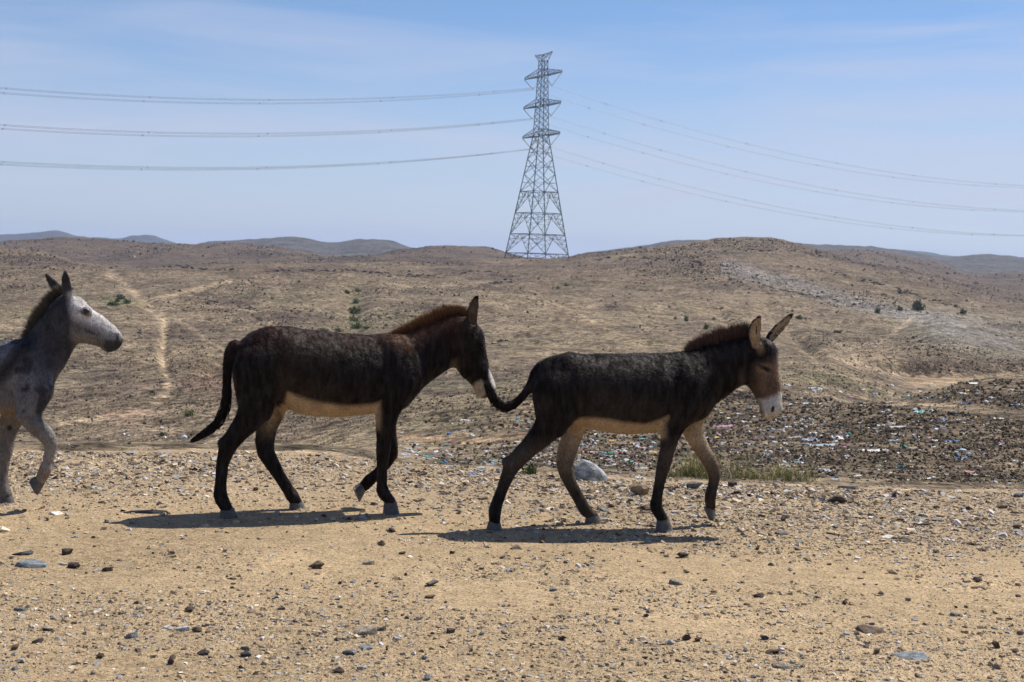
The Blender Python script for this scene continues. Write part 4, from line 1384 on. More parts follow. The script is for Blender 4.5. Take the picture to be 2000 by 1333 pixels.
def surface_nets(vol, org, h):
    ins = vol < 0
    nx, ny, nz = vol.shape
    cs = [(i, j, k) for i in (0, 1) for j in (0, 1) for k in (0, 1)]
    sl = lambda a, d: a[d[0]:nx - 1 + d[0], d[1]:ny - 1 + d[1], d[2]:nz - 1 + d[2]]
    cnt = sum(sl(ins, c).astype(np.int8) for c in cs)
    act = (cnt > 0) & (cnt < 8)
    I = np.argwhere(act)
    idx = -np.ones(act.shape, np.int64)
    idx[act] = np.arange(len(I))
    acc = np.zeros((len(I), 3)); num = np.zeros(len(I))
    for a in cs:
        for ax in range(3):
            if a[ax]:
                continue
            b = list(a); b[ax] = 1
            va = vol[I[:, 0] + a[0], I[:, 1] + a[1], I[:, 2] + a[2]]
            vb = vol[I[:, 0] + b[0], I[:, 1] + b[1], I[:, 2] + b[2]]
            m = (va < 0) != (vb < 0)
            t = va[m] / (va[m] - vb[m])
            p = np.tile(np.array(a, float), (m.sum(), 1)); p[:, ax] += t
            acc[m] += p; num[m] += 1
    V = (I + acc / num[:, None]) * h + org
    quads = []
    for ax in range(3):
        o1, o2 = [(1, 2), (2, 0), (0, 1)][ax]
        s0 = [slice(1, n - 1) for n in vol.shape]; s0[ax] = slice(0, vol.shape[ax] - 1)
        s1 = list(s0); s1[ax] = slice(1, vol.shape[ax])
        A = ins[tuple(s0)]; B = ins[tuple(s1)]
        E_ = np.argwhere(A != B)
        off = np.ones(3, int); off[ax] = 0
        base = E_ + off
        d1 = np.zeros(3, int); d1[o1] = 1
        d2 = np.zeros(3, int); d2[o2] = 1
        g = lambda q: idx[q[:, 0], q[:, 1], q[:, 2]]
        q = np.stack([g(base - d1 - d2), g(base - d2), g(base), g(base - d1)], 1)
        fl = A[E_[:, 0], E_[:, 1], E_[:, 2]]
        q = np.where(fl[:, None], q, q[:, ::-1])
        quads.append(q)
    return V, np.vstack(quads)


class Donkey:
    def __init__(self, o, yaw):
        self.o = np.array(o, float)
        self.c, self.s = math.cos(yaw), math.sin(yaw)
        self.yaw = yaw
        self.prims = []       # (kind, k, segs)
        self.ear_col = (0.10, 0.065, 0.04)
        self.lo = np.array([9., 9., 9.]); self.hi = -self.lo

    def P(self, u, v, l=0.0):
        """photo pixel at lateral offset l -> donkey-local point and metres per pixel"""
        a, b = lev(u, v)
        k = float(a) / F
        X = (k * (self.o[1] + l * self.c) - self.o[0] + l * self.s) / (self.c - k * self.s)
        Y = self.o[1] + X * self.s + l * self.c
        return np.array([X, l, CH - float(b) * Y / F]), Y / F

    def chain(self, st, l=0.0, k=0.03, n=(0, 1, 0), cut=False, w=None):
        """stations (u, v, r, w[, l]) in pixels"""
        pts = []
        for q in st:
            ll = q[4] if len(q) > 4 else l
            p, m = self.P(q[0], q[1], ll)
            pts.append((p, q[2] * m, (q[3] if len(q) > 3 and q[3] is not None else q[2] * .86) * m))
        n = np.array(n, float); n /= np.linalg.norm(n)
        self.prims.append((cut, k, n, pts))
        if not cut:
            for p, r, ww in pts:
                R_ = max(r, ww) + .03
                self.lo = np.minimum(self.lo, p - R_); self.hi = np.maximum(self.hi, p + R_)
        return pts

    def ball(self, u, v, l, r, w=None, k=0.03, cut=False):
        return self.chain([(u, v, r, w if w else r, l), (u + .6, v + .3, r, w if w else r, l)], k=k, cut=cut)

    def build(self):
        h = GH
        dim = np.ceil((self.hi - self.lo) / h).astype(int) + 2
        vol = np.full(dim, 1.0, np.float32)
        ax = [self.lo[i] + h * np.arange(dim[i]) for i in range(3)]
        for cut, k, n, pts in self.prims:
            pad = k + 2.5 * h
            lo = np.min([p - max(r, w) for p, r, w in pts], 0) - pad
            hi = np.max([p + max(r, w) for p, r, w in pts], 0) + pad
            i0 = np.clip(((lo - self.lo) / h).astype(int), 0, dim - 1)
            i1 = np.clip(((hi - self.lo) / h).astype(int) + 1, 1, dim)
            S_ = tuple(slice(a, b) for a, b in zip(i0, i1))
            X, Y, Z = np.meshgrid(ax[0][S_[0]], ax[1][S_[1]], ax[2][S_[2]], indexing='ij')
            G = np.stack([X, Y, Z], -1).astype(np.float32)
            D = np.full(X.shape, 9.0, np.float32)
            for (a, ra, wa), (b, rb, wb) in zip(pts[:-1], pts[1:]):
                d = b - a
                dn = d - n * d.dot(n)
                L2 = max(dn.dot(dn), 1e-9)
                ga = G - a.astype(np.float32)
                t = np.clip((ga @ dn.astype(np.float32)) / L2, 0, 1)
                e = ga - t[..., None] * d.astype(np.float32)
                lat = e @ n.astype(np.float32)
                pl2 = np.maximum((e * e).sum(-1) - lat * lat, 0)
                r = ra + (rb - ra) * t
                w = wa + (wb - wa) * t
                q = np.sqrt(pl2 / (r * r) + lat * lat / (w * w) + 1e-9)
                gd = np.sqrt(pl2 / r ** 4 + lat * lat / w ** 4 + 1e-9)
                D = np.minimum(D, q * (q - 1) / gd)
            cur = vol[S_]
            if cut:
                hh = np.clip(.5 - .5 * (cur + D) / k, 0, 1)
                vol[S_] = cur * (1 - hh) + (-D) * hh + k * hh * (1 - hh)
            else:
                hh = np.clip(.5 + .5 * (cur - D) / k, 0, 1)
                vol[S_] = cur * (1 - hh) + D * hh - k * hh * (1 - hh)
        V, Q = surface_nets(vol, self.lo, h)
        # light relaxing
        e = np.concatenate([Q[:, [0, 1]], Q[:, [1, 2]], Q[:, [2, 3]], Q[:, [3, 0]]])
        for it in range(2):
            acc = np.zeros_like(V); num = np.zeros(len(V))
            for c_ in range(3):
                acc[:, c_] = np.bincount(e[:, 0], V[e[:, 1], c_], len(V)) + np.bincount(e[:, 1], V[e[:, 0], c_], len(V))
            num = np.bincount(e[:, 0], minlength=len(V)) + np.bincount(e[:, 1], minlength=len(V))
            V = V * .45 + .55 * acc / num[:, None]
        return V, Q

    def cut_mask(self, V):
        m = np.zeros(len(V))
        for cut, k, n, pts in self.prims:
            if not cut:
                continue
            D = np.full(len(V), 9.0)
            for (a, ra, wa), (b, rb, wb) in zip(pts[:-1], pts[1:]):
                d = b - a
                dn = d - n * d.dot(n)
                t = np.clip(((V - a) @ dn) / max(dn.dot(dn), 1e-9), 0, 1)
                e = V - a - t[:, None] * d
                lat = e @ n
                pl2 = np.maximum((e * e).sum(1) - lat * lat, 0)
                r = ra + (rb - ra) * t; w = wa + (wb - wa) * t
                q = np.sqrt(pl2 / r ** 2 + lat ** 2 / w ** 2)
                D = np.minimum(D, (q - 1) * np.minimum(r, w))
            m = np.maximum(m, np.clip(1.3 - D / .006, 0, 1))
        return m

    def pix(self, V):
        """approximate photo pixel of local points, taken on the mid plane (for the coat markings)"""
        Y = self.o[1] + V[:, 0] * self.s
        a = (self.o[0] + V[:, 0] * self.c) / Y * F
        b = (CH - V[:, 2]) / Y * F
        return unlev(a, b)

    def surf(self, u, v, side=-1):
        """point of the body surface seen at a photo pixel on the near (-1) side"""
        pu, pv = self.pix(self.V)
        # account for the lateral offset by projecting for real
        wx = self.o[0] + self.V[:, 0] * self.c - self.V[:, 1] * self.s
        wy = self.o[1] + self.V[:, 0] * self.s + self.V[:, 1] * self.c
        a, b = unlev(wx / wy * F, (CH - self.V[:, 2]) / wy * F)
        d = np.hypot(a - u, b - v)
        cand = np.argsort(d)[:60]
        cand = cand[d[cand] < 6]
        i = cand[np.argmin(wy[cand])]
        return self.V[i]


def vnormals(V, Q):
    fn = np.cross(V[Q[:, 2]] - V[Q[:, 0]], V[Q[:, 3]] - V[Q[:, 1]])
    n = np.zeros_like(V)
    for k in range(4):
        for c_ in range(3):
            n[:, c_] += np.bincount(Q[:, k], fn[:, c_], len(V))
    return n / (np.linalg.norm(n, axis=1)[:, None] + 1e-12), fn


def noise3(V, s, o=0):
    return (fbm(V[:, 0] * s + o, V[:, 2] * s + o, 3) + fbm(V[:, 1] * s + 5 + o, V[:, 2] * s - o, 3) + fbm(V[:, 0] * s - o, V[:, 1] * s + 11, 3)) / 2


def coat_mat(name, rough, sheen):
    m, nt, b = new_mat(name)
    a = N(nt, 'ShaderNodeAttribute', attribute_name='col')
    t = N(nt, 'ShaderNodeTexCoord')
    mp_ = N(nt, 'ShaderNodeMapping')
    mp_.inputs['Scale'].default_value = (1.0, 1.0, .45)
    nt.links.new(t.outputs['Object'], mp_.inputs['Vector'])
    n = N(nt, 'ShaderNodeTexNoise', Scale=95.0, Detail=3.0, Roughness=.65)
    nt.links.new(mp_.outputs['Vector'], n.inputs['Vector'])
    n2_ = N(nt, 'ShaderNodeTexNoise', Scale=14.0, Detail=4.0, Roughness=.6)
    nt.links.new(t.outputs['Object'], n2_.inputs['Vector'])
    c = mulmix(nt, a.outputs['Color'], ramp(nt, n.outputs['Fac'], [(.3, .6), (.7, 1.35)]))
    c = mulmix(nt, c, ramp(nt, n2_.outputs['Fac'], [(.3, .75), (.7, 1.2)]))
    nt.links.new(c, b.inputs['Base Color'])
    b.inputs['Roughness'].default_value = rough
    mp2_ = N(nt, 'ShaderNodeMapping')
    mp2_.inputs['Rotation'].default_value = (0, math.radians(32), 0)
    mp2_.inputs['Scale'].default_value = (30.0, 20.0, 9.0)
    nt.links.new(t.outputs['Object'], mp2_.inputs['Vector'])
    n3_ = N(nt, 'ShaderNodeTexNoise', Scale=1.0, Detail=4.0, Roughness=.6)
    nt.links.new(mp2_.outputs['Vector'], n3_.inputs['Vector'])
    nt.links.new(ramp(nt, n3_.outputs['Fac'], [(.42, .02), (.68, .26)]), b.inputs['Specular IOR Level'])
    b.inputs['Sheen Weight'].default_value = sheen
    b.inputs['Sheen Roughness'].default_value = .45
    bp = N(nt, 'ShaderNodeBump', Strength=.55, Distance=.006)
    nt.links.new(n.outputs['Fac'], bp.inputs['Height'])
    bp2 = N(nt, 'ShaderNodeBump', Strength=.65, Distance=.025)
    nt.links.new(n2_.outputs['Fac'], bp2.inputs['Height'])
    nt.links.new(bp.outputs['Normal'], bp2.inputs['Normal'])
    nt.links.new(bp2.outputs['Normal'], b.inputs['Normal'])
    return m


M_COAT = coat_mat('dark_coat', .62, .0)
M_COATG = coat_mat('grey_coat', .65, .0)
M_HAIR = attr_mat('coarse_hair', .6, (), (), .12)
M_HOOF, nt_, b_ = new_mat('hoof_horn')
tcn = N(nt_, 'ShaderNodeTexCoord'); nn = N(nt_, 'ShaderNodeTexNoise', Scale=40.0, Detail=3.0)
nt_.links.new(tcn.outputs['Object'], nn.inputs['Vector'])
nt_.links.new(ramp(nt_, nn.outputs['Fac'], [(.3, (0.05, 0.047, 0.045)), (.7, (0.11, 0.10, 0.09))]), b_.inputs['Base Color'])
b_.inputs['Roughness'].default_value = .6
M_EYE, nt_, b_ = new_mat('eye')
b_.inputs['Base Color'].default_value = (0.012, 0.008, 0.006, 1)
b_.inputs['Roughness'].default_value = .2
M_DARKSKIN, nt_, b_ = new_mat('dark_skin')
b_.inputs['Base Color'].default_value = (0.014, 0.012, 0.012, 1)
b_.inputs['Roughness'].default_value = .6


def strands(name, roots, tips, width, ctip, croot, mat, parent, bend=None):
    n = len(roots)
    d = tips - roots
    side = np.cross(d, RNG.normal(0, 1, (n, 3)))
    side /= np.linalg.norm(side, axis=1)[:, None] + 1e-9
    side *= width[:, None] if hasattr(width, '__len__') else width
    mid = roots + d * .55 + (0 if bend is None else bend)
    V = np.stack([roots - side, roots + side, mid - side * .8, mid + side * .8, tips], 1).reshape(-1, 3)
    i = np.arange(n)[:, None] * 5
    T = np.concatenate([i + np.array([0, 1, 3]), i + np.array([0, 3, 2]), i + np.array([2, 3, 4])], 0)
    cm = (croot + ctip) / 2
    cc = np.stack([croot, croot, cm, cm, ctip], 1).reshape(-1, 3)
    return add_obj(name, mesh_np(name, V, T, 3, cc), mat, parent)


def hoof(dk, parent, q, l, w=12.5, ground=True):
    """q: back-top, front-top, front-bottom, back-bottom (photo pixels)"""
    pts = [dk.P(a, b, l)[0] for a, b in q]
    m = dk.P(*q[0], l)[1]
    if ground:
        for i in (2, 3):
            pts[i][2] = -.004
    A, B, Cc, D = pts
    V, Fc = [], []
    R_, K = 5, 18
    for i in range(R_):
        t = i / (R_ - 1)
        bk = A + (D - A) * t; fr = B + (Cc - B) * t
        c = (bk + fr) / 2; hx = (fr - bk) / 2
        ww = w * m * (.80 + .27 * t) * (1.0 if i else .9)
        hx = hx * (1.0 if i else .88)
        for k in range(K):
            a = 2 * math.pi * k / K
            V.append(c + hx * math.cos(a) + np.array([0, 1, 0]) * ww * math.sin(a) * (1 - .12 * math.cos(a)))
    for i in range(R_ - 1):
        for k in range(K):
            k2 = (k + 1) % K
            Fc.append([i * K + k, i * K + k2, (i + 1) * K + k2, (i + 1) * K + k])
    V += [(A + B) / 2, (Cc + D) / 2 + (np.array([0, 0, .004]) if not ground else 0)]
    a_, b_i = len(V) - 2, len(V) - 1
    for k in range(K):
        k2 = (k + 1) % K
        Fc.append([a_, k, k2, a_]); Fc.append([b_i, (R_ - 1) * K + k2, (R_ - 1) * K + k, b_i])
    me = bpy.data.meshes.new('hoof')
    me.from_pydata([tuple(p) for p in V], [], [f if f[3] != f[0] else f[:3] for f in Fc])
    me.polygons.foreach_set('use_smooth', [len(p.vertices) == 4 for p in me.polygons])
    return add_obj('hoof', me, M_HOOF, parent)


def sphere_part(name, loc, r, mat, parent, sc=(1, 1, 1), rot=(0, 0, 0)):
    bm = bmesh.new()
    bmesh.ops.create_uvsphere(bm, u_segments=16, v_segments=10, radius=1.0)
    me = bpy.data.meshes.new(name)
    bm.to_mesh(me); bm.free()
    me.polygons.foreach_set('use_smooth', [True] * len(me.polygons))
    o = add_obj(name, me, mat, parent)
    o.location = loc
    o.scale = (r * sc[0], r * sc[1], r * sc[2])
    o.rotation_euler = rot
    return o


def poly_mask(u, v, pts, soft):
    """soft inside-polygon mask in photo pixels"""
    inside = np.zeros(u.shape, bool)
    n = len(pts)
    for i in range(n):
        x0, y0 = pts[i]; x1, y1 = pts[(i + 1) % n]
        c_ = ((y0 > v) != (y1 > v)) & (u < (x1 - x0) * (v - y0) / ((y1 - y0) if y1 != y0 else 1e-9) + x0)
        inside ^= c_
    d = seg_dist(u, v, list(pts) + [pts[0]])
    sd_ = np.where(inside, d, -d)
    return np.clip(.5 + sd_ / (2 * soft), 0, 1)


def finish(dk, name, label, coat_fn, mat, mane, tailhair, fuzz_n, group):
    V, Q = dk.build()
    dk.V = V
    root = empty(name, (dk.o[0], dk.o[1], 0))
    root.rotation_euler = (0, 0, dk.yaw)
    tag(root, label, 'donkey', group)
    u, v = dk.pix(V)
    nrm, fn = vnormals(V, Q)
    if nrm[np.argmax(V[:, 2]), 2] < 0:
        Q = Q[:, ::-1]; nrm = -nrm
    col = coat_fn(V, u, v, nrm)
    cm_ = dk.cut_mask(V)[:, None]
    col = col * (1 - cm_) + np.array(dk.ear_col) * cm_
    body = add_obj('body', mesh_np('body', V, Q, 4, col, True), mat, root)
    # short coat hair
    area = np.linalg.norm(fn, axis=1)
    fi = RNG.choice(len(Q), fuzz_n, p=area / area.sum())
    w = RNG.dirichlet((1, 1, 1, 1), fuzz_n)
    Rt = (V[Q[fi]] * w[..., None]).sum(1)
    Nn = (nrm[Q[fi]] * w[..., None]).sum(1)
    Cf_ = (col[Q[fi]] * w[..., None]).sum(1) * RNG.uniform(.7, 1.5, (fuzz_n, 1))
    flow = np.array([-.75, 0, -.65]) + RNG.normal(0, .25, (fuzz_n, 3))
    flow -= Nn * (flow * Nn).sum(1)[:, None]
    flow /= np.linalg.norm(flow, axis=1)[:, None] + 1e-9
    L = RNG.uniform(.008, .017, fuzz_n)[:, None] * np.where(Rt[:, 2:3] < .45, .55, 1)
    strands('coat_hair', Rt - Nn * .001, Rt + (flow * .9 + Nn * .42) * L, RNG.uniform(.0006, .0011, fuzz_n), Cf_ * 1.15, Cf_ * .9, M_HAIR, root)['kind'] = 'stuff'
    # mane
    st = mane['line']; n = mane['n']
    t = RNG.random(n) * (len(st) - 1)
    k = np.minimum(t.astype(int), len(st) - 2)
    A = np.array([dk.P(a, b, mane.get('l', 0))[0] for a, b, *_ in st])
    T_ = np.array([dk.P(a, b, mane.get('l', 0))[0] for _, _, a, b in st])
    f = (t - k)[:, None]
    r0 = A[k] + (A[k + 1] - A[k]) * f
    r1 = T_[k] + (T_[k + 1] - T_[k]) * f
    lat = RNG.normal(0, .011, n)
    r0[:, 1] += lat
    r1[:, 1] += lat * 1.3 + RNG.normal(0, .012, n)
    Ld = r1 - r0
    r1 = r0 + Ld * RNG.uniform(.5, 1.12, (n, 1)) * (0.86 + .22 * vnoise(t * 6, t * 0 + 3)[:, None]) + RNG.normal(0, .009, (n, 3)) * np.array([1.5, 1, 1])
    r0 = r0 - Ld * .35
    jit = RNG.uniform(.7, 1.35, (n, 1))
    strands('mane', r0, r1, RNG.uniform(.0010, .0020, n), np.array(mane['tip']) * jit, np.array(mane['root']) * jit, M_HAIR, root)
    if tailhair:
        st = [dk.P(a, b, tailhair.get('l', 0)) for a, b, _ in tailhair['line']]
        pw = [q[2] for q in tailhair['line']]
        Pp = np.array([s_[0] for s_ in st]); ms = np.array([s_[1] for s_ in st]) * np.array(pw)
        n = tailhair['n']; m_ = len(Pp) - 1
        t0 = RNG.random(n) ** .8 * (m_ - .6)
        t1 = np.minimum(t0 + RNG.uniform(.5, 1.1, n), m_)
        def at(t, spread):
            k = np.minimum(t.astype(int), m_ - 1); f = (t - k)
            p = Pp[k] + (Pp[k + 1] - Pp[k]) * f[:, None]
            r = ms[k] + (ms[k + 1] - ms[k]) * f
            return p, r
        dv = RNG.normal(0, 1, (n, 3)); dv /= np.linalg.norm(dv, axis=1)[:, None]
        p0, q0 = at(t0, 1); p1, q1 = at(t1, 1); pm, qm = at((t0 + t1) / 2, 1)
        a0 = p0 + dv * (q0 * .85)[:, None]; a1 = p1 + dv * (q1 * RNG.uniform(.5, 1.1, n))[:, None] + RNG.normal(0, .004, (n, 3))
        am = pm + dv * (qm * .95)[:, None]
        jit = RNG.uniform(.6, 1.4, (n, 1))
        strands('tail_tuft', a0, a1, RNG.uniform(.0015, .003, n), np.array(tailhair['col']) * jit, np.array(tailhair['col']) * jit, M_HAIR, root, bend=am - (a0 + (a1 - a0) * .55))
    return root, body


BLK = np.array((0.011, 0.0075, 0.0065))
CREAM = np.array((0.40, 0.29, 0.175))
GRPD = 'donkeys walking in single file'

# ---- the middle donkey (dark brown, walking slightly away)
D2 = Donkey((0, 9.32), math.radians(17))
a_, _b = lev(620, 1000)
D2.o[0] = float(a_) * D2.o[1] / F
D2.chain([(503, 704, 49, 50), (522, 703, 62, 58), (562, 713, 75, 63), (610, 729, 83, 69), (660, 733, 82, 70), (710, 732, 78, 64), (748, 729, 74, 54), (770, 732, 60, 46), (768, 760, 44, 42)], k=.03)
D2.ball(532, 664, -.07, 24, 16, k=.06); D2.ball(532, 664, .07, 24, 16, k=.06)          # hips
D2.chain([(765, 708, 53, 40), (812, 700, 55, 33), (856, 676, 50, 27), (892, 655, 41, 25)], k=.06)
HN = (math.sin(math.radians(-10)), math.cos(math.radians(-10)), 0)
D2.chain([(908, 648, 27, 25, 0), (914, 664, 34, 27, .005), (913, 688, 39, 26, .01), (924, 713, 32, 22, .02), (938, 737, 23.5, 18, .035), (946, 752, 21, 18, .04), (949, 756, 19, 18, .042)], k=.035, n=HN)
D2.ball(940, 764, .04, 12, 13, k=.03)      # lower lip
for sd_ in (-1, 1):
    D2.ball(940, 677, .012 + sd_ * .072, 8, 6, k=.035)     # brow
    D2.chain([(768, 690, 22, 10), (786, 728, 26, 13), (794, 752, 23, 14)], l=sd_ * .112, k=.09)   # shoulder blade
near, far = -.125, .115
D2.chain([(500, 728, 46, 26), (503, 765, 43, 27), (500, 796, 35, 24), (484, 822, 26, 20), (465, 845, 20.5, 16), (450, 864, 18, 14), (441, 884, 15.5, 12.5), (434, 908, 12.2, 10.5), (431, 945, 11.5, 10), (430, 966, 13.5, 12), (433, 976, 13.5, 12), (443, 994, 11.5, 11.5)], l=near, k=.05)
D2.ball(433, 865, near, 8, 8, k=.03)
D2.chain([(528, 735, 44, 26), (535, 775, 38, 26), (530, 805, 26, 20), (521, 836, 20, 16), (517, 862, 19, 14.5), (519, 884, 17, 13), (531, 905, 14.5, 11.5), (546, 930, 12, 10), (563, 957, 11.5, 10), (570, 968, 13, 12), (579, 982, 11, 11)], l=far, k=.05)
D2.chain([(778, 742, 38, 20), (766, 775, 31, 24), (757, 803, 24, 21), (753, 832, 19.5, 17), (750, 860, 14.5, 13), (748.5, 880, 14.5, 13.5), (747.5, 896, 12.5, 12), (746.5, 920, 10.3, 9.5), (746, 945, 10.2, 9.5), (746.5, 957, 12.3, 12), (750, 965, 12, 12), (762, 979, 10.5, 11)], l=near, k=.05)
D2.chain([(768, 745, 36, 20), (760, 790, 27, 22), (754, 822, 20, 17), (758, 850, 16.5, 14), (763, 872, 14.5, 13.5), (764, 887, 13.5, 13), (754, 906, 11, 10.5), (736, 926, 10, 9.5), (722, 938, 12, 11.5), (712, 949, 11, 11)], l=far, k=.05)
D2.chain([(556, 776, 11, 8), (552, 790, 9, 8)], k=.03)      # sheath
# ears
EN = (-.25, .97, 0)
D2.chain([(922, 641, 9, 6, -.045), (922, 628, 11, 5, -.05), (923, 610, 12.8, 4.2, -.058), (926, 596, 11, 3.8, -.062), (930, 584, 6.5, 3.4, -.066), (932, 579, 3, 3, -.067)], k=.018, n=EN)
D2.chain([(924, 632, 5, 4, -.060), (924, 612, 8.6, 4.4, -.071), (926, 598, 7.4, 4, -.075), (930, 588, 3.8, 3.4, -.078)], k=.008, n=EN, cut=True)
D2.chain([(906, 634, 9, 6, .05), (893, 622, 10, 5, .06), (878, 609, 9, 4, .07), (868, 600, 5, 3.5, .075), (865, 597.5, 3, 3, .077)], k=.018)
# tail
D2.chain([(458, 678, 14, 12), (449, 690, 11.5, 10), (444, 715, 9.5, 9), (443, 755, 8.5, 8), (441, 785, 8, 8), (434, 812, 7, 7), (420, 833, 5, 5), (404, 847, 3.2, 3.2)], k=.03)


def coat2(V, u, v, n):
    v = v + 2.5 * noise3(V, 12)
    c = np.tile(BLK, (len(V), 1))
    top = np.clip((700 - v) / 60 + .35 * noise3(V, 5), 0, 1) * (u < 900)
    c = c * (1 - top[:, None]) + np.array((0.030, 0.0125, 0.0085)) * top[:, None]
    crest = np.clip(1 - seg_dist(u, v, [(775, 655), (800, 646), (854, 621), (895, 610)]) / 38, 0, 1) * (u < 915)
    c = c * (1 - crest[:, None]) + np.array((0.060, 0.024, 0.011)) * crest[:, None]
    dust = np.clip(noise3(V, 4.5, 2) * 1.6 + .5 * noise3(V, 16, 7) - .05, 0, .8)[:, None]
    c = c * (1 - dust) + np.array((0.030, 0.020, 0.015)) * dust
    belly = poly_mask(u, v, [(556, 762), (575, 769), (602, 776), (640, 783), (674, 788), (712, 786), (733, 779), (738, 800), (736, 840), (722, 832), (700, 830), (560, 830), (545, 800)], 5)
    belly = np.clip(belly + .0, 0, 1) * np.clip((.19 - np.abs(np.abs(V[:, 1]) - 0)) / .05 + .6, 0, 1)
    inner_h = poly_mask(u, v, [(515, 800), (552, 790), (548, 830), (542, 862), (514, 862)], 14) * np.clip((872 - v) / 55, 0, 1) * ((V[:, 1] > .0) & (n[:, 1] < .3))
    legn = np.clip((-V[:, 1] - .045) / .04, 0, 1) * np.clip(np.maximum((556 - u) / 10, (u - 726) / 14), 0, 1) * np.clip((v - 768) / 14, 0, 1)
    belly = belly * (1 - legn) * np.clip((846 - v) / 34, 0, 1) ** .7
    c = c * (1 - belly[:, None]) + CREAM * belly[:, None]
    c = c * (1 - .75 * inner_h[:, None]) + CREAM * .75 * inner_h[:, None]
    low = np.clip((v - 830) / 60, 0, 1)[:, None]
    c = c * (1 - .35 * low) + np.array((0.020, 0.015, 0.012)) * .35 * low
    nose = poly_mask(u, v, [(955, 722), (966, 728), (975, 745), (972, 762), (962, 758), (955, 740)], 3) * (u > 880)
    chin = poly_mask(u, v, [(928, 748), (938, 742), (946, 752), (949, 770), (940, 785), (920, 768)], 4)
    jaw = poly_mask(u, v, [(878, 705), (888, 700), (893, 728), (888, 736), (878, 728)], 6) * .3
    eye = np.clip(1 - np.hypot((u - 948) / 9, (v - 680) / 6), 0, 1) * (u > 900)
    for mk, cc in ((nose, (0.60, 0.55, 0.50)), (chin, (0.36, 0.30, 0.22)), (jaw, (0.26, 0.19, 0.12)), (eye, (0.18, 0.12, 0.07))):
        c = c * (1 - mk[:, None]) + np.array(cc) * mk[:, None]
    return c


r2, body2 = finish(D2, 'donkey', 'dark brown donkey with cream belly and rusty mane, walking between the other two', coat2, M_COAT,
                   dict(line=[(768, 657, 762, 650), (785, 652, 778, 640), (805, 644, 797, 629), (832, 632, 824, 613), (856, 621, 851, 600), (880, 612, 880, 596), (897, 610, 901, 598), (908, 618, 915, 609)], n=7000,
                        tip=(0.23, 0.115, 0.052), root=(0.036, 0.016, 0.009)),
                   dict(line=[(443, 745, 9), (443, 775, 10.5), (439, 800, 12), (428, 824, 11), (408, 842, 9), (385, 856, 6), (372, 863, 3)], n=900, col=(0.012, 0.008, 0.007)), 26000, GRPD)
hoof(D2, r2, [(431, 991), (455, 989), (465, 1008), (428, 1008)], near)
hoof(D2, r2, [(566, 979), (589, 975), (597, 996), (564, 994)], far)
hoof(D2, r2, [(750, 980), (773, 974), (781, 993), (748, 993)], near)
hoof(D2, r2, [(702, 944), (716, 956), (702, 982), (690, 952)], far, ground=False)
p = D2.surf(946, 681)
sphere_part('eye', p + np.array([0, .006, 0]), .0135, M_EYE, r2, (1.1, .7, .85))
p = D2.surf(958, 748)
sphere_part('nostril', p + np.array([0, .004, 0]), .011, M_DARKSKIN, r2, (.7, .5, 1.3), (0, .3, 0))

# ---- the front donkey (head turned a little to the viewer)
D3 = Donkey((0, 9.13), math.radians(8))
D3.ear_col = (0.30, 0.21, 0.12)
a_, _b = lev(1225, 1030)
D3.o[0] = float(a_) * D3.o[1] / F
D3.chain([(1090, 748, 53, 50), (1122, 756, 65, 60), (1168, 766, 75, 64), (1220, 770, 78.5, 68), (1270, 768, 77.5, 66), (1312, 765, 75, 56), (1340, 756, 64, 47), (1352, 788, 40, 40)], k=.03)
D3.ball(1108, 716, -.07, 24, 16, k=.06); D3.ball(1108, 716, .07, 24, 16, k=.06)
D3.chain([(1345, 745, 56, 42), (1388, 729, 56, 35), (1424, 713, 48, 28), (1455, 701, 42, 25)], k=.06)
HN3 = (math.sin(math.radians(24)), math.cos(math.radians(24)), 0)
D3.chain([(1476, 684, 27, 25, -.01), (1485, 694, 35, 27, -.02), (1482, 722, 38, 26, -.03), (1495, 752, 30, 22, -.055), (1503, 778, 24.5, 19, -.08), (1506, 793, 22, 19, -.095), (1506, 797, 20, 19, -.098)], k=.035, n=HN3)
D3.ball(1499, 806, -.09, 12, 13, k=.03)
hn = np.array(HN3)
for sd_ in (-1, 1):
    D3.ball(1497 + sd_ * 11, 708 + (3 if sd_ < 0 else -2), -.03 + sd_ * .072, 9.5, 8, k=.03)
    D3.chain([(1352, 752, 24, 12), (1362, 780, 23, 14)], l=sd_ * .112, k=.09)
D3.chain([(1085, 775, 46, 26), (1086, 802, 42, 27), (1078, 826, 33, 23), (1060, 848, 25, 19), (1034, 874, 19.5, 15), (1011, 897, 17.5, 14), (999, 912, 16, 13), (991, 930, 13.3, 11), (982, 953, 11.3, 10), (971, 982, 11.5, 10.5), (967, 996, 13, 12), (966, 1003, 12.5, 12), (966, 1018, 11, 11.5)], l=near, k=.05)
D3.ball(988, 901, near, 8, 8, k=.03)
D3.chain([(1108, 785, 42, 26), (1122, 808, 32, 24), (1122, 836, 21.5, 18), (1113, 865, 19.5, 15.5), (1106, 888, 19, 14), (1103, 908, 17, 13), (1106, 925, 14.5, 12), (1116, 948, 12.3, 10.5), (1131, 975, 11.5, 10), (1139, 990, 12.5, 12), (1144, 998, 12, 12), (1155, 1007, 10.5, 11)], l=far, k=.05)
D3.chain([(1344, 772, 38, 20), (1332, 800, 31, 24), (1317, 825, 25, 21), (1309, 852, 19, 16.5), (1303, 880, 14.5, 13), (1297, 906, 14.3, 13.5), (1293, 922, 12.5, 12), (1288, 945, 10.5, 9.8), (1283, 972, 10.5, 9.8), (1281, 986, 12.3, 12), (1283, 995, 12, 12), (1293, 1012, 10.8, 11)], l=near, k=.05)
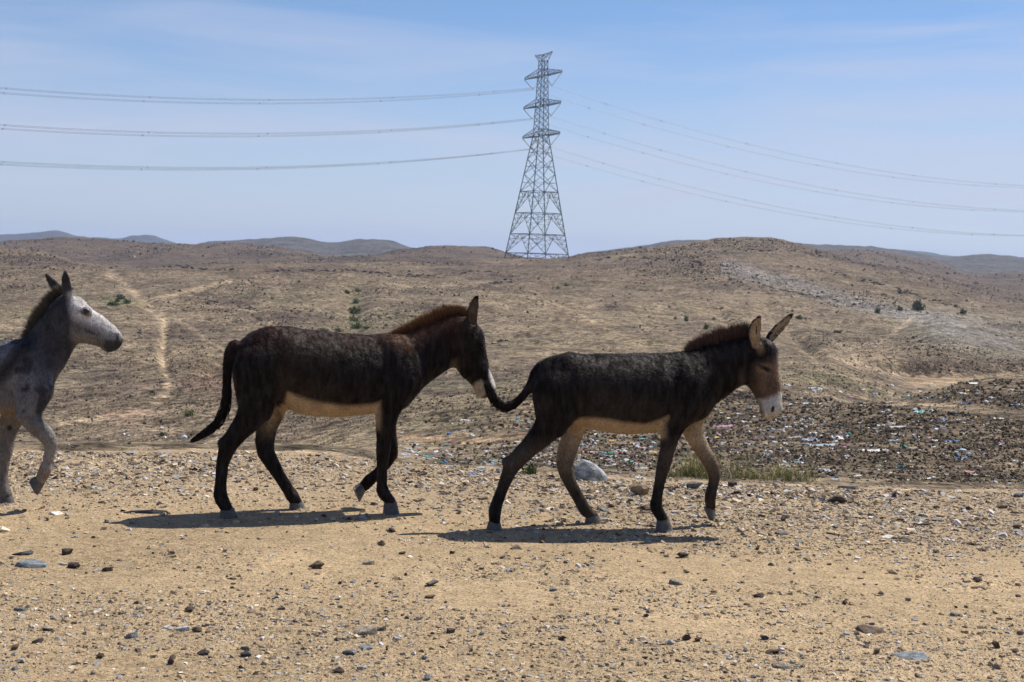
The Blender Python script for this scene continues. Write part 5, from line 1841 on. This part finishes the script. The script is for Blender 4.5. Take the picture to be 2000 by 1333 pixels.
D3.chain([(1345, 790, 34, 20), (1348, 820, 27, 22), (1355, 846, 19.5, 17), (1370, 876, 15.5, 14), (1384, 898, 14.5, 13.5), (1391, 911, 14.5, 13.5), (1396, 928, 11.8, 11), (1393, 948, 10, 9.5), (1388, 966, 11.5, 11.5), (1387, 976, 11, 11), (1388, 990, 9.8, 10.5)], l=far, k=.05)
D3.chain([(1135, 822, 14, 11), (1133, 832, 11, 10)], k=.025)
EN3 = (.35, .93, 0)
D3.chain([(1474, 680, 10, 7, -.085), (1473, 664, 12, 5.5, -.095), (1473, 648, 13.2, 4.4, -.10), (1477, 634, 11, 4, -.10), (1482, 622, 5.5, 3.5, -.10), (1484, 618, 3, 3, -.10)], k=.018, n=EN3)
D3.chain([(1477, 674, 6, 4.5, -.105), (1475, 654, 9, 5, -.114), (1477, 638, 8, 4.6, -.114), (1481, 627, 4, 3.6, -.112)], k=.008, n=EN3, cut=True)
EN3b = (.55, .83, .1)
D3.chain([(1500, 668, 8.5, 6, .03), (1508, 656, 10, 5, .04), (1520, 643, 10.5, 4.4, .05), (1533, 630, 8.5, 4, .055), (1544, 617, 4.8, 3.4, .06), (1548, 613, 2.6, 2.6, .06)], k=.018, n=EN3b)
D3.chain([(1509, 661, 4.6, 4.5, .026), (1521, 646, 7, 4.8, .036), (1533, 632, 5.8, 4.4, .042), (1541, 622, 3, 3.4, .047)], k=.008, n=EN3b, cut=True)
D3.chain([(1057, 722, 14, 12), (1047, 730, 11, 10), (1039, 747, 9, 9), (1028, 766, 8.2, 8), (1010, 786, 8.2, 8), (990, 795, 8.2, 8), (974, 790, 8, 8), (963, 775, 7, 7), (955, 758, 5, 5)], k=.03)


def coat3(V, u, v, n):
    v = v + 2.5 * noise3(V, 12)
    c = np.tile(BLK * 1.05, (len(V), 1))
    gr = np.clip(noise3(V, 7) * 1.6 + (740 - v) / 160, 0, 1) * np.clip((1350 - u) / 60, 0, 1)  # mottled grey; greyish highlight of the upper back painted into the coat
    c = c * (1 - .6 * gr[:, None]) + np.array((0.034, 0.027, 0.026)) * .6 * gr[:, None]
    dust = np.clip(noise3(V, 4.5, 2) * 1.6 + .5 * noise3(V, 16, 7) - .05, 0, .8)[:, None]
    c = c * (1 - dust) + np.array((0.030, 0.022, 0.018)) * dust
    belly = poly_mask(u, v, [(1108, 822), (1128, 812), (1160, 812), (1200, 818), (1250, 823), (1282, 812), (1292, 806), (1294, 850), (1250, 865), (1150, 865), (1110, 850)], 4.5)
    legn = np.clip((-V[:, 1] - .045) / .04, 0, 1) * np.clip(np.maximum((1118 - u) / 10, (u - 1280) / 14), 0, 1) * np.clip((v - 806) / 14, 0, 1)
    belly = belly * (1 - legn)
    chest = poly_mask(u, v, [(1330, 850), (1345, 832), (1372, 812), (1385, 800), (1398, 800), (1380, 835), (1350, 865)], 5) * (V[:, 1] > -.08)
    c = c * (1 - belly[:, None]) + CREAM * belly[:, None]
    c = c * (1 - .85 * chest[:, None]) + CREAM * .85 * chest[:, None]
    # paler legs, creamy far ones
    low = np.clip((v - 840) / 40, 0, 1)
    lc = np.where((V[:, 1] > 0)[:, None], np.array((0.155, 0.115, 0.08)), np.array((0.055, 0.043, 0.034)))
    fade = np.clip((980 - v) / 80, .28, 1)
    up = np.clip((905 - v) / 40, 0, 1) * (V[:, 1] > 0)
    lc = lc * fade[:, None] * (1 - up[:, None]) + np.array((0.29, 0.22, 0.145)) * (1 + .5 * noise3(V, 14))[:, None] * up[:, None]
    leg = low * np.clip((v - 815) / 20, 0, 1)
    farup = np.clip((v - 800) / 20, 0, 1) * (V[:, 1] > .03) * (((u > 1095) & (u < 1160)) | (u > 1335))
    leg = np.maximum(leg, farup)
    leg = np.where(belly > .5, 0, leg)
    c = c * (1 - leg[:, None]) + lc * leg[:, None]
    hd = u > 1440
    face = poly_mask(u, v, [(1470, 712), (1490, 704), (1512, 700), (1530, 700), (1532, 760), (1520, 778), (1478, 785), (1464, 760)], 13) * hd
    c = c * (1 - .85 * face[:, None]) + np.array((0.145, 0.088, 0.056)) * .85 * face[:, None]
    bridge = poly_mask(u, v, [(1512, 690), (1530, 692), (1532, 765), (1516, 762), (1511, 720)], 5) * hd
    c = c * (1 - .7 * bridge[:, None]) + np.array((0.42, 0.30, 0.23)) * .7 * bridge[:, None]
    muz = poly_mask(u, v, [(1474, 780), (1492, 772), (1512, 763), (1535, 758), (1540, 825), (1485, 830)], 4) * hd
    c = c * (1 - muz[:, None]) + np.array((0.46, 0.42, 0.37)) * muz[:, None]
    lip = poly_mask(u, v, [(1488, 804), (1510, 812), (1528, 802), (1530, 825), (1490, 825)], 4) * hd
    c = c * (1 - .5 * lip[:, None]) + np.array((0.30, 0.22, 0.12)) * .5 * lip[:, None]
    eye = np.clip(1.4 - np.hypot((u - 1484) / 15, (v - 717) / 10), 0, 1) * hd
    c = c * (1 - .75 * eye[:, None]) + np.array((0.21, 0.14, 0.08)) * .75 * eye[:, None]
    lid = np.clip(1.6 - np.hypot((u - 1484 - (v - 718) * .4) / 8.5, (v - 718 - (u - 1484) * .25) / 4.5), 0, 1) * hd
    c = c * (1 - lid[:, None]) + np.array((0.012, 0.01, 0.01)) * lid[:, None]
    jaw = poly_mask(u, v, [(1437, 722), (1446, 716), (1450, 745), (1446, 762), (1438, 750)], 6) * .22
    c = c * (1 - jaw[:, None]) + np.array((0.17, 0.13, 0.10)) * jaw[:, None]
    eb = np.clip(1.2 - np.hypot((u - 1476) / 9, (v - 680) / 13), 0, 1) * (V[:, 1] < -.06) * .8
    c = c * (1 - eb[:, None]) + np.array((0.22, 0.155, 0.09)) * eb[:, None]
    return c


r3, body3 = finish(D3, 'donkey', 'blackish donkey with pale muzzle leading the file, head turned aside and one foreleg lifted', coat3, M_COAT,
                   dict(line=[(1343, 690, 1338, 678), (1360, 684, 1354, 662), (1385, 674, 1378, 648), (1412, 664, 1406, 638), (1438, 657, 1434, 631), (1458, 657, 1458, 630), (1470, 662, 1474, 644)], n=6500,
                        tip=(0.11, 0.066, 0.05), root=(0.018, 0.012, 0.010)),
                   dict(line=[(1022, 774, 8), (1004, 791, 9.5), (984, 798, 10.5), (967, 785, 10.5), (957, 766, 9), (950, 746, 5)], n=700, col=(0.013, 0.009, 0.008)), 26000, GRPD)
hoof(D3, r3, [(954, 1017), (976, 1015), (981, 1034), (949, 1034)], near)
hoof(D3, r3, [(1145, 1005), (1168, 1002), (1176, 1022), (1142, 1020)], far)
hoof(D3, r3, [(1283, 1014), (1305, 1009), (1316, 1034), (1280, 1034)], near)
hoof(D3, r3, [(1373, 990), (1398, 994), (1396, 1014), (1385, 1016)], far, ground=False)
p = D3.surf(1484, 719)
sphere_part('eye', p + np.array([0, .007, 0]), .017, M_EYE, r3, (1.2, .6, .75), (0, .25, 0))
p = D3.surf(1507, 799)
sphere_part('nostril', p + np.array([0, .004, 0]), .017, M_DARKSKIN, r3, (.75, .45, 1.25), (0, .2, 0))

# ---- the grey donkey behind
D1 = Donkey((0, 9.08), math.radians(3))
a_, _b = lev(-90, 995)
D1.o[0] = float(a_) * D1.o[1] / F
D1.chain([(-262, 704, 49, 48), (-238, 710, 60, 56), (-195, 722, 72, 62), (-140, 738, 80, 68), (-85, 742, 80, 69), (-30, 738, 74, 62), (15, 735, 71, 52), (42, 740, 58, 46), (57, 760, 43, 42)], k=.03)
D1.ball(-236, 672, -.07, 24, 16, k=.06); D1.ball(-236, 672, .07, 24, 16, k=.06)
D1.chain([(52, 726, 52, 40), (82, 694, 49, 33), (107, 657, 44, 27), (124, 627, 39, 25)], k=.06)
D1.chain([(128, 603, 27, 25), (141, 608, 31, 27), (154, 632, 38, 26), (183, 643, 31, 21.5), (206, 655, 25.5, 18), (215, 662, 23, 18), (218, 664, 21.5, 18)], k=.035)
D1.ball(211, 676, 0, 11, 12, k=.03)
for sd_ in (-1, 1):
    D1.ball(170, 607, sd_ * .075, 9.5, 8, k=.03)
    D1.chain([(46, 702, 24, 10), (64, 735, 28, 13), (71, 760, 26, 15)], l=sd_ * .115, k=.09)
    D1.chain([(228, 655, 8, 5), (226, 664, 8, 5)], l=sd_ * .035, k=.02)
D1.chain([(70, 762, 32, 20), (60, 785, 30, 24), (55, 806, 25, 21), (66, 826, 19.5, 17), (84, 844, 16.5, 14.5), (95, 857, 15.5, 14), (100, 867, 13.5, 13), (98, 884, 11, 10.5), (93, 904, 10.2, 9.8), (89, 916, 12.5, 12), (86, 924, 12, 12), (80, 936, 11, 11.5)], l=near, k=.05)
D1.chain([(45, 775, 34, 20), (30, 805, 26, 22), (18, 830, 20, 17), (13, 858, 15.5, 13.5), (10, 880, 15, 13.5), (7, 900, 12, 11.5), (4, 928, 11, 10), (3, 946, 13, 12), (6, 955, 12.5, 12), (12, 967, 11.5, 11.5)], l=far, k=.05)
for l_, dx in ((near, 0), (far, 62)):
    D1.chain([(-250 + dx * .4, 735, 46, 26), (-248 + dx * .5, 772, 42, 26), (-245 + dx * .7, 805, 32, 22), (-250 + dx * .9, 840, 22, 17), (-262 + dx, 872, 17, 14), (-266 + dx, 892, 15, 12), (-264 + dx, 930, 11.5, 10), (-262 + dx, 962, 13, 12), (-252 + dx, 980, 11, 11)], l=l_, k=.05)
EN1 = (.12, .99, 0)
D1.chain([(134, 588, 10, 7, -.045), (132, 574, 10.5, 6, -.05), (129.5, 557, 10, 5, -.055), (128, 544, 8.5, 4.4, -.058), (127.5, 534, 5, 3.6, -.06), (127.5, 530, 2.6, 2.6, -.06)], k=.018, n=EN1)
D1.chain([(122, 577, 8.5, 6.5, .04), (114, 566, 9.5, 5.5, .05), (104, 555, 9, 4.8, .06), (96, 545, 6.5, 4, .065), (90.5, 537, 3.6, 3.2, .07)], k=.018)
D1.chain([(-300, 668, 13, 11), (-311, 680, 10, 9), (-315, 720, 8.5, 8), (-315, 770, 8, 8), (-312, 815, 7, 7), (-310, 850, 4, 4)], k=.03)


def coat1(V, u, v, n):
    g = noise3(V, 8); g2 = noise3(V, 19, 3)
    c = np.tile(np.array((0.135, 0.130, 0.140)), (len(V), 1))
    dk_ = np.clip(.5 + 2.6 * g + 3.2 * g2, 0, 1)
    c = c * (1 - .8 * dk_[:, None]) + np.array((0.022, 0.022, 0.026)) * .8 * dk_[:, None]
    neck = poly_mask(u, v, [(45, 670), (60, 630), (105, 575), (140, 590), (150, 665), (135, 715), (100, 730), (60, 705)], 14) * .72
    c = c * (1 - neck[:, None]) + np.array((0.030, 0.029, 0.032)) * (1 + .9 * np.clip(g2, -1, 1))[:, None] * neck[:, None]
    neck_shade = np.clip(1 - seg_dist(u, v, [(66, 662), (40, 705), (0, 745), (-30, 765)]) / 20, 0, 1) ** .5 * .95 * (u < 80)  # neck's shadow across the shoulder, painted into the coat
    c = c * (1 - neck_shade[:, None]) + np.array((0.018, 0.016, 0.017)) * neck_shade[:, None]
    dors = np.clip(1 - np.abs(V[:, 1]) / .03, 0, 1) * (n[:, 2] > .5) * (u < 40) * .8
    c = c * (1 - dors[:, None]) + np.array((0.05, 0.042, 0.038)) * dors[:, None]
    face = poly_mask(u, v, [(140, 575), (180, 585), (245, 650), (225, 660), (185, 640), (150, 620)], 9)  # pale face; sunlit forehead and nose put into the coat colour
    c = c * (1 - .75 * face[:, None]) + np.array((0.56, 0.52, 0.49)) * .85 * face[:, None]
    jw = poly_mask(u, v, [(145, 640), (180, 655), (205, 668), (205, 690), (150, 680)], 8) * .55
    c = c * (1 - jw[:, None]) + np.array((0.20, 0.175, 0.15)) * jw[:, None]
    mz = np.clip(1 - np.hypot((u - 224) / 20, (v - 677) / 15), 0, 1) ** .5 * (u > 195)
    c = c * (1 - mz[:, None]) + np.array((0.040, 0.038, 0.042)) * mz[:, None]
    tipn = np.clip(1 - np.hypot((u - 237) / 6, (v - 655) / 12), 0, 1) * .7
    c = c * (1 - tipn[:, None]) + np.array((0.35, 0.32, 0.30)) * tipn[:, None]
    bel = np.clip((v - 785) / 25, 0, 1) * (v < 840) * (np.abs(V[:, 1]) < .15) * (u < 60)
    c = c * (1 - .8 * bel[:, None]) + CREAM * .62 * .8 * bel[:, None]
    legc = np.clip((v - 800) / 30, 0, 1)
    lc = np.array((0.23, 0.205, 0.18)) * (1 + .5 * g[:, None] + .4 * g2[:, None])
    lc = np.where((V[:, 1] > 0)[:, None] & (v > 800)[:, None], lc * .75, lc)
    c = c * (1 - .75 * legc[:, None]) + lc * .75 * legc[:, None]
    fet = np.clip(1 - np.abs(v - 922) / 16, 0, 1) * (V[:, 1] < 0) * .7
    c = c * (1 - fet[:, None]) + np.array((0.24, 0.15, 0.08)) * fet[:, None]
    spot = np.clip(1.5 - np.hypot(u - 13, v - 838) / 5, 0, 1) * (V[:, 1] > 0) * (V[:, 1] < .12)
    c = c * (1 - spot[:, None]) + np.array((0.02, 0.018, 0.018)) * spot[:, None]
    ear = np.clip((562 - v) / 12, 0, 1) * (u < 145)
    c = c * (1 - .75 * ear[:, None]) + np.array((0.035, 0.028, 0.024)) * .75 * ear[:, None]
    eye = np.clip(1.5 - np.hypot((u - 172) / 11, (v - 611 - (u - 172) * .25) / 5), 0, 1)
    c = c * (1 - .9 * eye[:, None]) + np.array((0.022, 0.019, 0.018)) * .9 * eye[:, None]
    return c


r1, body1 = finish(D1, 'donkey', 'mottled grey donkey with upright mane at the tail of the file', coat1, M_COATG,
                   dict(line=[(52, 672, 46, 662), (60, 655, 46, 646), (70, 636, 54, 624), (82, 616, 67, 602), (96, 596, 83, 581), (110, 578, 101, 564), (120, 570, 117, 556)], n=6000,
                        tip=(0.12, 0.10, 0.07), root=(0.018, 0.016, 0.015)),
                   dict(line=[(-315, 780, 8), (-315, 815, 11), (-312, 850, 10), (-308, 885, 5)], n=500, col=(0.03, 0.027, 0.025)), 26000, GRPD)
hoof(D1, r1, [(70, 930), (90, 941), (74, 968), (58, 936)], near, ground=False)
hoof(D1, r1, [(0, 968), (22, 963), (30, 987), (-4, 987)], far)
hoof(D1, r1, [(-262, 982), (-240, 978), (-230, 1000), (-266, 1000)], near)
hoof(D1, r1, [(-200, 978), (-178, 974), (-168, 996), (-204, 996)], far)
p = D1.surf(172, 611)
sphere_part('eye', p + np.array([0, .007, 0]), .018, M_EYE, r1, (1.2, .6, .72), (0, .35, 0))
p = D1.surf(233, 659)
sphere_part('nostril', p + np.array([0, .003, 0]), .014, M_DARKSKIN, r1, (.6, .45, 1.4), (0, -.3, 0))

# ------------------------------------------------------------------ haze
bm = bmesh.new()
bmesh.ops.create_cube(bm, size=1.0)
me = bpy.data.meshes.new('haze')
bm.to_mesh(me); bm.free()
zlo = float(GZ.min()) - 1.5
zhi = max(float(GZ.max()), 70.0) + 6
hz = add_obj('haze', me)
rmax = float(GR.max()) + 60
hz.scale = (2 * rmax, 2 * rmax, zhi - zlo)
hz.location = (0, 0, (zlo + zhi) / 2)
hm = bpy.data.materials.new('thin_air')
hm.use_nodes = True
hm.node_tree.nodes.clear()
ho = hm.node_tree.nodes.new('ShaderNodeOutputMaterial')
hv = hm.node_tree.nodes.new('ShaderNodeVolumePrincipled')
hv.inputs['Color'].default_value = (0.60, 0.745, 1.0, 1)
hv.inputs['Density'].default_value = 0.00020
hv.inputs['Anisotropy'].default_value = 0.2
hm.node_tree.links.new(hv.outputs[0], ho.inputs['Volume'])
me.materials.append(hm)
hz['kind'] = 'stuff'
